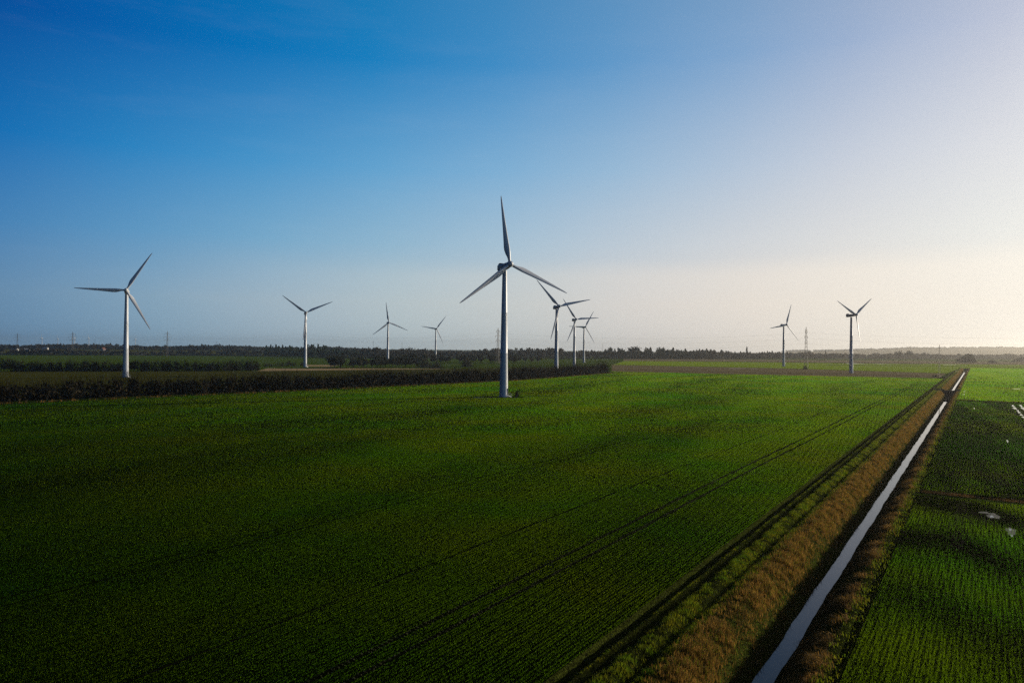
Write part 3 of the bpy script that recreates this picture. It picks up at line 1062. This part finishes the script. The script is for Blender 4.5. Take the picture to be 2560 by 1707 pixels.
def in_main(x, y):
    v = x * DV[0] + y * DV[1]
    beyond = (x - _e0[0]) * (_e1[1] - _e0[1]) - (y - _e0[1]) * (_e1[0] - _e0[0])
    pad = (((x + 3.0) / 7.5) ** 2 + ((y - 237.2) / 3.0) ** 2 < 1) | (((x - 10) / 6) ** 2 + ((y - 243.2) / 1.0) ** 2 < 1)
    return (v < -16.95) & ~pad & (x > np.interp(y, HBY, HBX) + 4.5) & (beyond > 0)


def leaves(name, mat, inside, rings, row, row_share, height, dens_fn, label):
    """rings: (from, to, leaves per square metre, width) by distance"""
    B, H, Wd = [], [], []
    for d0, d1, dens, wd in rings:
        n = int((d1 * d1 - d0 * d0) * 0.76 * dens)
        y = np.sqrt(rs.uniform(d0 * d0, d1 * d1, n)); x = rs.uniform(-1, 1, n) * (y * 0.74 + 3)
        u = x * DU[0] + y * DU[1]; v = x * DV[0] + y * DV[1]
        if row > 0:
            inrow = rs.rand(n) < row_share
            vr = np.round(v / row) * row + 0.035 * rs.randn(n) + .04 * np.sin(u * .7 + np.round(v / row) * 2.1)
            v = np.where(inrow, vr, v)
            x = u * DU[0] + v * DV[0]; y = u * DU[1] + v * DV[1]
        keep = inside(x, y) & (rs.rand(n) < dens_fn(u, v))
        for tv, tw in TRACKS:
            keep &= ~((np.abs(v - tv - .1 * np.sin(u * .05)) < tw) & (u > 18) & ((tv < 0) | (u < 91)))
        x, y = x[keep], y[keep]; n = len(x)
        B.append(np.stack([x, y, np.zeros(n)], 1)); H.append(rs.uniform(.6, 1.3, n) * height); Wd.append(rs.uniform(.6, 1.4, n) * wd)
    B = np.concatenate(B); H = np.concatenate(H); Wd = np.concatenate(Wd); n = len(B)
    a = -(SUN_BEARING + rs.randn(n) * .55)
    sd = np.stack([np.cos(a), np.sin(a), np.zeros(n)], 1) * (Wd * .5)[:, None]
    tp = B.copy(); tp[:, :2] += rs.randn(n, 2) * (H * .35)[:, None]; tp[:, 2] += H
    V = np.stack([B - sd, B + sd, tp], 1).reshape(-1, 3)
    me = np_mesh(name, V, [np.arange(3 * n).reshape(-1, 3)], check=False)
    return tag(link_mesh(name, me, mat), label, None, None, 'stuff')


def streaks(u, v):
    a = np.sin(v * .19 + 1.7 * np.sin(u * .021) + .6) * .5 + np.sin(v * .071 + u * .013 + 2 * np.sin(u * .009 + v * .02)) * .6 + np.sin(u * .11 + v * .37 + 2 * np.sin(v * .13)) * .3
    return a


M_CROPB = leaf_material('wheat_blade', (0.078, 0.250, 0.0015), (0.175, 0.258, 0.0015), 0.80, 0.03, 0.7, 0.03, (0.003, 0.055, 0.003))
RINGS = [(27, 48, 520, .0056), (48, 80, 320, .0074), (80, 140, 130, .0165), (140, 260, 28, .07), (260, 560, 8.0, .20)]
leaves('crop_leaves', M_CROPB, in_main, RINGS, .25, .75, .075, lambda u, v: np.clip(.72 + .28 * streaks(u, v), .12, 1), 'young green wheat covering the big field left of the ditch')
leaves('crop_leaves', M_CROPB, lambda x, y: (x * DV[0] + y * DV[1] > -5.4) & (x * DU[0] + y * DU[1] < 91.3), [(27, 48, 620, .0058), (48, 80, 400, .0078), (80, 140, 200, .015)], .20, .62, .075,
       lambda u, v: np.clip(.37 + .20 * streaks(u * 2.3, v * 2.1) + .25 * np.sin(u * .35 + np.sin(v * .4)), .03, 1), 'young wheat in drill rows on the near field right of the ditch')
leaves('crop_leaves', M_CROPB, lambda x, y: (x * DV[0] + y * DV[1] > -5.4) & (x * DU[0] + y * DU[1] > 95) & (x * DU[0] + y * DU[1] < 278), RINGS[1:4], .30, .5, .06,
       lambda u, v: np.clip(.22 + .30 * streaks(u * 1.3, v * 2.1) + (u - 95) / 183 * .20, .16, 1), 'thin sparse seedlings on the dark wet field right of the ditch')
leaves('crop_leaves', M_CROPB, lambda x, y: (x * DV[0] + y * DV[1] > -5.6) & (x * DU[0] + y * DU[1] > 283) & (x * DU[0] + y * DU[1] < 895), [(180, 330, 7, .2), (330, 780, 2.2, .5)], 0, 0, .15,
       lambda u, v: np.clip(.75 + .22 * streaks(u, v), .2, 1), 'bright green crop on the far field right of the ditch')


B = []
for tv in (-26.1, -24.6):
    for u in np.arange(14, 120, .36):
        for k in range(4):
            B.append(uv(u + rs.randn() * .04, tv + .1 * math.sin(u * .05) + rs.uniform(-.2, .2)))
B = np.array(B)
M_CLOD = leaf_material('pale_stalk', (0.060, 0.062, 0.030), (0.03, 0.04, 0.015), 0.4, 0.4)
tag(link_mesh('tread_marks', blades(B, rs.uniform(.05, .11, len(B)), rs.uniform(.05, .10, len(B)), rs.randn(len(B), 2) * .6, M_CLOD, 'tread_marks'), M_CLOD), 'pale tread marks of upturned stalks along the wheel tracks in the big field', None, None, 'stuff')

# ---------------------------------------------------------------- hedges, bushes, trees
def hedge_parts(line, spacing, h, w, n_tw, n_card, gap=None, top_extra=1.5):
    parts = []
    line = [np.array(p[:2], float) for p in line]
    for a, b in zip(line[:-1], line[1:]):
        L = np.linalg.norm(b - a)
        for t in np.arange(0, 1, spacing / L):
            p = a + (b - a) * t + rs.randn(2) * w * 0.16
            hh = h * (rs.uniform(.86, 1.10) + .10 * math.sin(p[0] * .13 + p[1] * .05))
            nt = int(n_tw * rs.uniform(.6, 1.3))
            base = np.concatenate([p + rs.randn(nt, 2) * .25, np.zeros((nt, 1))], 1)
            tip = base.copy(); tip[:, :2] += rs.randn(nt, 2) * w * .30; tip[:, 2] = hh * rs.uniform(.7, 1.0 + .12 * top_extra, nt)
            parts.append(twigs(base, tip, np.full(nt, .12), np.full(nt, .035)))
            # side shoots from the upper half
            k = nt * 3
            src = rs.randint(0, nt, k); f = rs.uniform(.35, .95, k)[:, None]
            b2 = base[src] * (1 - f) + tip[src] * f
            t2 = b2 + rs.randn(k, 3) * [.55, .55, .35] + [0, 0, .6]
            parts.append(twigs(b2, t2, np.full(k, .05), np.full(k, .022)))
            nc = int(n_card * rs.uniform(.7, 1.3))
            c = np.zeros((nc, 3))
            zz = rs.beta(1.1, 2.0, nc)
            low = gap(p) if gap is not None else 0
            c[:, 2] = .15 + zz * hh * .92 + low
            c[:, :2] = p + rs.randn(nc, 2) * w * .22 * (1.15 - .5 * zz)[:, None]
            parts.append(cards(c, rs.uniform(.35, .75, nc), aspect=1.6))
    return merge(parts)


def hedge(name, line, label, mat, **kw):
    V, F = hedge_parts(line, **kw)
    return tag(link_mesh(name, np_mesh(name, V, F), mat), label, 'hedge')


hl = [(p[0], p[1] + 3.5) for p in HB]
hl = [(p[0] - 1.5, p[1]) for p in hl]
hedge('hedgerow', hl, 'long dark bare hedgerow slanting across the plain behind the tallest turbine', M_TWIG, spacing=0.9, h=5.4, w=4.8, n_tw=15, n_card=70, top_extra=3.2)
h2 = [(-420, 405), at(-40, 853), at(160, 853), at(330, 852.5), at(480, 852.3), at(596, 851)]
hedge('hedgerow', h2, 'dark hedgerow with pale gaps at its foot, running behind the leftmost large turbine', M_TWIG, spacing=1.3, h=6.6, w=4.4, n_tw=9, n_card=100,
      gap=lambda p: 1.3 if math.sin(p[0] * .21) + math.sin(p[0] * .083 + 1) > 1.25 else 0)
h3 = [at(590, 842), at(700, 840.5)]
hedge('hedgerow', h3, 'short low hedgerow on the near side of the tan stubble', M_TWIGG, spacing=2.2, h=3.4, w=4.0, n_tw=6, n_card=26)


def bush_mesh(h, w, n_tw, n_card, size, card_z=(.05, .95)):
    parts = []
    base = np.concatenate([rs.randn(n_tw, 2) * w * .08, np.zeros((n_tw, 1))], 1)
    tip = base.copy(); a = rs.uniform(0, 6.28, n_tw); r = np.sqrt(rs.rand(n_tw)) * w * .5
    tip[:, 0] += np.cos(a) * r; tip[:, 1] += np.sin(a) * r
    tip[:, 2] = h * np.sqrt(np.clip(1 - (r / (w * .56)) ** 2, .05, 1)) * rs.uniform(.75, 1.05, n_tw)
    parts.append(twigs(base, tip, np.full(n_tw, .04 + .012 * h), np.full(n_tw, .02)))
    d = rs.randn(n_card, 3); d[:, 2] = np.abs(d[:, 2]); d /= np.linalg.norm(d, axis=1)[:, None]
    lump = 1 + .16 * np.sin(d[:, 0] * 5 + 1) + .14 * np.sin(d[:, 1] * 6 + d[:, 2] * 4)
    rr = rs.rand(n_card) ** .4 * lump
    c = d * rr[:, None] * [w * .5, w * .5, h * .92]
    parts.append(cards(c, rs.uniform(.6, 1.4, n_card) * size, aspect=1.3))
    return merge(parts)


def bush(loc, h, w, label, mat, n_tw=40, n_card=260, size=.3, name='bush', cat='bush', group=None):
    V, F = bush_mesh(h, w, n_tw, n_card, size)
    o = link_mesh(name, np_mesh(name, V, F), mat, None, (loc[0], loc[1], 0))
    return tag(o, label, cat, group)


M_BUSHB = leaf_material('scrub', (0.013, 0.016, 0.007), (0.022, 0.022, 0.010), 0.2, 0.3)
bush((1.75, 240.6), 2.3, 2.0, 'small dark bush hugging the foot of the tallest turbine', M_BUSHB, 60, 260, .2)
bush(at(1849.5, 848)[:2], 3.4, 4.2, 'dark scrub around the foot of the tall lattice pylon', M_BUSHB, 60, 300, .4)
bush(at(2222, 832.5)[:2], 13, 26, 'big rounded lone thicket beyond the far end of the ditch', M_BUSHB, 90, 1500, 2.2)
bush(at(2345, 831)[:2], 7.5, 25, 'wide low thicket at the right edge, right of the lone thicket', M_BUSHB, 60, 800, 2.0)
bush(at(2279, 833.5)[:2], 4.5, 13, 'small low thicket between the two larger ones on the right', M_BUSHB, 40, 400, 1.4)
bush(at(1073, 842)[:2], 7.5, 11, 'single dark round bush on the green strip behind the hedge, left of the tallest tower', M_TWIGG, 80, 700, .7)
bush(at(975, 844)[:2], 8.5, 13, 'bigger dark bush at the right end of the dense tree row, above the hedge', M_TWIGG, 80, 800, .7)
bush(at(1003, 846)[:2], 5.5, 12, 'low spreading bush just right of the bigger dark bush above the hedge', M_TWIGG, 70, 600, .6)
bush(at(2148, 866)[:2], 1.6, 4.0, 'tiny dark scrub by the ditch below the slim hazy mast', M_BUSHB, 40, 160, .3)
bush(at(663, 837)[:2], 3.4, 5, 'tiny bush on the green field left of the turbine by the tan stubble', M_TWIGG, 40, 200, .5)
bush(at(804, 840)[:2], 4.2, 8, 'tiny bush on the field edge right of the turbine by the tan stubble', M_TWIGG, 40, 200, .5)


def tree_parts(h, w, conifer, n_tw, n_card, size):
    """trunk verts/faces and crown verts/faces"""
    bm = bmesh.new()
    bm_rings(bm, [circle(.026 * h, 0, 7), circle(.02 * h, h * .35, 7), circle(.006 * h, h * .92, 7)])
    for k in range(0 if conifer else 6):
        a = k * 1.05 + rs.uniform(0, .6); z = h * rs.uniform(.28, .6)
        bm_bar(bm, (0, 0, z), (math.cos(a) * w * .33, math.sin(a) * w * .33, z + h * .25), .009 * h, .003 * h, 5)
    me_t = bpy.data.meshes.new('trunk'); bmesh.ops.recalc_face_normals(bm, faces=bm.faces[:]); bm.to_mesh(me_t); bm.free()
    parts = []
    if conifer:
        zz = rs.rand(n_card) ** 1.2
        a = rs.uniform(0, 6.28, n_card)
        tier = 1 + .22 * np.sin(zz * 38)
        r = (1 - zz) * w * .5 * tier * rs.rand(n_card) ** .5
        c = np.stack([np.cos(a) * r, np.sin(a) * r, h * (.14 + .86 * zz)], 1)
        parts.append(cards(c, rs.uniform(.6, 1.3, n_card) * size, aspect=1.5, up=-.5))
    else:
        k = n_tw
        b = np.stack([rs.randn(k) * .04 * w, rs.randn(k) * .04 * w, h * rs.uniform(.2, .6, k)], 1)
        a = rs.uniform(0, 6.28, k); r = np.sqrt(rs.rand(k)) * w * .5
        t = np.stack([np.cos(a) * r, np.sin(a) * r, h * (.35 + .65 * np.sqrt(np.clip(1 - (r / (w * .55)) ** 2, 0, 1))) * rs.uniform(.85, 1.03, k)], 1)
        parts.append(twigs(b, t, np.full(k, .012 * h), np.full(k, .004 * h)))
        nl = 7
        lc = np.stack([rs.randn(nl) * w * .20, rs.randn(nl) * w * .20, h * rs.uniform(.42, .84, nl)], 1)
        i = rs.randint(0, nl, n_card)
        c = lc[i] + rs.randn(n_card, 3) * [w * .13, w * .13, h * .085]
        parts.append(cards(c, rs.uniform(.5, 1.3, n_card) * size, aspect=1.8))
    V, F = merge(parts)
    return me_t, np_mesh('crown', V, F)


def make_tree(name, h, w, conifer, n_tw, n_card, size, mat):
    mt, mc = tree_parts(h, w, conifer, n_tw, n_card, size)
    r = empty(name, (0, 0, 0), '', '')
    a = link_mesh('trunk', mt, M_BARK, r); b = link_mesh('crown', mc, mat, r)
    return r, a, b


def put_tree(src, x, y, s, lab, cat, group, first):
    if first:
        r = src[0]
    else:
        r = src[0].copy(); COL.objects.link(r)
        for k in src[1:]:
            c = k.copy(); COL.objects.link(c); c.parent = r
    r.location = (x, y, -.1); r.scale = (s * rs.uniform(.85, 1.2), s * rs.uniform(.85, 1.2), s); r.rotation_euler = (0, 0, rs.uniform(0, 6.28))
    tag(r, lab, cat, group)


# the clipped-looking row of trees in the middle distance
kinds = [make_tree('row_tree', 8.0, 6.0, False, 70, 330, .75, M_TWIGG) for _ in range(4)]
used = [True] * 4
def tree_row(p0, p1, n, s0, s1, lab, grp, jit=2.0):
    for i in range(n):
        t = (i + .5) / n
        k = i % 4
        put_tree(kinds[k], p0[0] + (p1[0] - p0[0]) * t + rs.randn() * jit, p0[1] + (p1[1] - p0[1]) * t + rs.randn() * jit * 2, rs.uniform(s0, s1), lab, 'tree', grp, used[k])
        used[k] = False
tree_row(at(755, 846), at(960, 843), 30, .85, 1.15, 'mossy grey green tree in the dense row between the tan stubble and the tallest turbine', 'trees in the dense row above the hedge')
tree_row(at(900, 834.5), at(1228, 833.5), 40, .85, 1.2, 'grey green tree of the farther even row behind the green strip near the tallest turbine', 'trees in the farther row', 3.0)


# ---------------------------------------------------------------- woods along the horizon, each read as one mass
def wood(name, p0, p1, depth, spacing, h, w, conifer, mat, label, zfn=None, n_card=70, size=1.6, jit=1.0):
    p0, p1 = np.array(p0[:2]), np.array(p1[:2])
    L = np.linalg.norm(p1 - p0)
    d = (p1 - p0) / L; nrm = np.array([-d[1], d[0]])
    if nrm[1] < 0: nrm = -nrm
    lib = []
    for k in range(6):
        mt, mc = tree_parts(h * rs.uniform(.85, 1.15), w * rs.uniform(.85, 1.2), conifer if isinstance(conifer, bool) else rs.rand() < conifer, 14, n_card, size)
        co = np.empty(len(mc.vertices) * 3, np.float32); mc.vertices.foreach_get('co', co)
        fc = np.empty(len(mc.loops), np.int32); mc.loops.foreach_get('vertex_index', fc)
        lib.append((co.reshape(-1, 3).astype(float), fc.reshape(-1, 4)))
        bpy.data.meshes.remove(mc); bpy.data.meshes.remove(mt)
    parts = []
    n = int(L / spacing * max(1, depth / spacing * .55))
    for i in range(n):
        t, q = rs.rand(), rs.rand() ** 1.3
        p = p0 + d * t * L + nrm * q * depth + rs.randn(2) * jit
        v, f = lib[rs.randint(6)]
        s = rs.uniform(.72, 1.12) * (1 + .16 * math.sin(t * L * .021) + .10 * math.sin(t * L * .067 + 1))
        a = rs.uniform(0, 6.28)
        M = np.array([[math.cos(a) * s, -math.sin(a) * s, 0], [math.sin(a) * s, math.cos(a) * s, 0], [0, 0, s]])
        z = float(zfn(p[0], p[1])) if zfn is not None else 0.0
        parts.append((v @ M.T + [p[0], p[1], z], f))
    # undergrowth closes the foot of the wood
    m = int(L * 2.6)
    t = rs.rand(m); q = rs.rand(m) ** 2 * depth
    c = np.zeros((m, 3)); c[:, :2] = p0 + d * (t * L)[:, None] + nrm * q[:, None]
    zb = zfn(c[:, 0], c[:, 1]) if zfn is not None else 0
    c[:, 2] = zb + rs.rand(m) * h * .35
    parts.append(cards(c, rs.uniform(1.4, 3.2, m), aspect=1.6))
    V, F = merge(parts)
    return tag(link_mesh(name, np_mesh(name, V, F), mat), label, None, None, 'stuff')


wood('woodland', at(-90, 815), at(600, 817.5), 60, 9, 8.0, 8, False, M_WOOD, 'dark belt of bare trees along the left horizon', left_hill_z)
wood('woodland', (-1350, 1560), (-60, 1700), 260, 13, 8.5, 11, False, M_WOOD, 'higher hazy woods behind the left-hand belt of trees', left_hill_z, 60, 2.2)
wood('conifer_wood', at(600, 818), at(745, 819), 70, 7, 15.0, 6, True, M_CONIFER, 'dark stand of conifers above the tan stubble turbine', left_hill_z, 80, 1.8)
wood('woodland', at(715, 822), at(860, 822), 90, 8, 11.0, 8, 0.35, M_CONIFER, 'dark mixed wood left of the tree row turbine', left_hill_z)
wood('woodland', at(840, 823), at(1170, 824), 160, 9, 11.5, 9, False, M_WOOD, 'bare brown wood behind the farther row of trees', None, 70, 1.7)
wood('woodland', at(1160, 824), at(1440, 824.5), 120, 9, 13.0, 10, False, M_WOOD, 'bare brown wood right of the tallest tower on the horizon', None, 70, 1.8)
wood('conifer_wood', at(1432, 824.5), at(1640, 825), 110, 8, 14.5, 8, 0.5, M_CONIFER, 'tall dark wood with conifers between the overlapping turbines and the pylon', None, 80, 2.0)
wood('woodland', at(1600, 825), at(1815, 824), 110, 9, 13.0, 10, 0.15, M_WOOD, 'bare wood left of the lattice pylon', None, 80, 2.0)
wood('woodland', at(1850, 823.5), at(2480, 826), 140, 12, 10.5, 12, False, M_REDWOOD, 'hazy russet scrub wood below the ridge on the right', None, 70, 2.2)
wood('woodland', (2030, 4980), (5000, 5150), 600, 34, 10, 24, False, M_REDWOOD, 'hazy trees on the crest of the far ridge', right_hill_z, 40, 5.0)

# single trees that stand out of the skyline
pine = make_tree('pine_tree', 15.0, 6.0, True, 0, 300, 1.0, M_CONIFER)
oak = make_tree('bare_tree', 15.0, 12.0, False, 90, 300, 1.3, M_WOOD)
for i, (px, py, s, lab) in enumerate(((1730, 824, 1.65, 'pointed conifer sticking out above the wood, midway between its dark end and the pylon'), (1914, 824, 1.2, 'lone dark conifer top close left of the turbine by the pylon'))):
    x, y, _ = at(px, py); put_tree(pine, x, y + 40, s, lab, 'tree', 'conifers above the skyline', i == 0)
for i, (px, py, s, lab) in enumerate(((1612, 824, 1.5, 'bare tree standing at the left end of the tall dark wood'), (2060, 825, 1.25, 'russet bare tree rising from the hazy scrub right of the ditch turbine'), (2085, 825, 1.3, 'hazy bare tree next to the russet one, left of the slim mast'), (2310, 825, 1.0, 'hazy bare tree above the scrub at far right'))):
    x, y, _ = at(px if px != 1612 else 1452, py); put_tree(oak, x, y - 6, s, lab, 'tree', 'bare trees above the skyline', i == 0)


# ---------------------------------------------------------------- farm buildings far off
def house(x, y, z, w, d, h, rise, rot, roofm, label, shed=False):
    r = empty('barn' if shed else 'farmhouse', (x, y, z), label, 'barn' if shed else 'house', 'farm buildings on the rise at left')
    bm = bmesh.new()
    bm_rings(bm, [[(-w / 2, -d / 2, 0), (w / 2, -d / 2, 0), (w / 2, d / 2, 0), (-w / 2, d / 2, 0)], [(-w / 2, -d / 2, h), (w / 2, -d / 2, h), (w / 2, d / 2, h), (-w / 2, d / 2, h)]])
    a = [bm.verts.new(p) for p in ((-w / 2, -d / 2, h), (-w / 2, d / 2, h), (-w / 2, 0, h + rise))]; bm.faces.new(a)
    a = [bm.verts.new(p) for p in ((w / 2, -d / 2, h), (w / 2, 0, h + rise), (w / 2, d / 2, h))]; bm.faces.new(a)
    wall = finish(bm, 'wall', M_WHITEWALL, r, 0)
    bm = bmesh.new()
    for s in (-1, 1):
        o = .4
        bm_rings(bm, [[(xx, s * (d / 2 + o), h - o * rise / (d / 2) + .05), (xx, 0, h + rise + .05), (xx, 0, h + rise + .3), (xx, s * (d / 2 + o), h - o * rise / (d / 2) + .3)] for xx in (-w / 2 - o, w / 2 + o)])
    roof = finish(bm, 'roof', roofm, r, 0)
    bm = bmesh.new(); bm_box(bm, (w * .2, -.4, h + rise - .3), (w * .2 + .8, .4, h + rise + 1.2)); 
    if not shed: finish(bm, 'chimney', M_ROOF, roof, 0)
    else: bm.free()
    for i in range(3):
        xx = -w * .36 + i * w * .3
        bm = bmesh.new(); bm_box(bm, (xx, -d / 2 - .06, 1.0), (xx + w * .12, -d / 2 + .02, 2.3)); finish(bm, 'window', M_GLASS, r, 0)
    bm = bmesh.new(); bm_box(bm, (w * .40, -d / 2 - .05, 0), (w * .40 + 1.0, -d / 2 + .02, 2.1)); finish(bm, 'door', M_DARK, r, 0)
    r.rotation_euler = (0, 0, rot)


for px, dist, w, d, h, rise, rot, rm, lab, shed in ((237.5, 1330, 6, 5.5, 3.0, 3.0, R(75), M_ROOF, 'tiny white gabled farmhouse above the dark trees, left of the leftmost large turbine', False),
                                                    (104.5, 1400, 9, 6, 2.4, 2.0, R(8), M_SHEETROOF, 'tiny pale roofed barn on the rise, right of the pylon nearest the left edge', True),
                                                    (62, 1300, 8, 6, 2.0, 1.6, R(20), M_SHEETROOF, 'tiny pale roofed barn directly below the pylon nearest the left edge', True),
                                                    (35, 1300, 10, 6, 2.2, 1.6, R(-10), M_CONCRETE, 'tiny grey roofed barn closest to the left edge', True)):
    x = (px / .91875 - 1280) / FPX * dist
    house(x, dist, float(left_hill_z(np.array(x), np.array(dist))) + 4.6, w, d, h, rise, rot, rm, lab, shed)


# ---------------------------------------------------------------- culvert where the farm track crosses the ditch
cu = empty('culvert', uv(345, -9.5), 'dark culvert crossing the ditch where the water is cut in two', 'culvert')
def ditch_box(bm, u0, u1, v0, v1, z0, z1, taper=0.0):
    cx, cy = cu.location.x, cu.location.y
    rings = []
    for z, k in ((z0, taper), (z1, 0.0)):
        rings.append([(uv(a, b)[0] - cx, uv(a, b)[1] - cy, z) for a, b in ((u0, v0 + k), (u1, v0 + k), (u1, v1 - k), (u0, v1 - k))])
    bm_rings(bm, rings)
bm = bmesh.new(); ditch_box(bm, 345.2, 349.5, -12.7, -6.2, -2.4, 0.12, 2.0)
finish(bm, 'embankment', M_SOIL, cu, 0)
bm = bmesh.new(); ditch_box(bm, 344.5, 345.1, -12.9, -6.0, -2.4, 0.35, 2.0)
finish(bm, 'headwall', M_DARK, cu, 0)
bm = bmesh.new(); c0 = Vector((uv(344.1, -9.5)[0] - cu.location.x, uv(344.1, -9.5)[1] - cu.location.y, -1.75)); c1 = c0 + Vector((DU[0], DU[1], 0)) * .38
bm_bar(bm, c0, c1, .55, None, 20)
finish(bm, 'pipe', M_DARK, cu, 40)


# ---------------------------------------------------------------- the air over the plain
bm = bmesh.new()
bm_box(bm, (-7300, -7300, -3.6), (7300, 7300, 90))
hz = bpy.data.materials.new('haze_air'); hz.use_nodes = True
t = NT(hz.node_tree)
o_ = t.n('ShaderNodeOutputMaterial'); pv = t.n('ShaderNodeVolumePrincipled')
pv.inputs['Color'].default_value = (1.0, 0.96, 0.88, 1)
pv.inputs['Density'].default_value = 0.00010
pv.inputs['Anisotropy'].default_value = 0.80
t.l(pv.outputs[0], o_.inputs['Volume'])
hzo = finish(bm, 'haze', hz, None, 0)
tag(hzo, None, None, None, 'stuff')
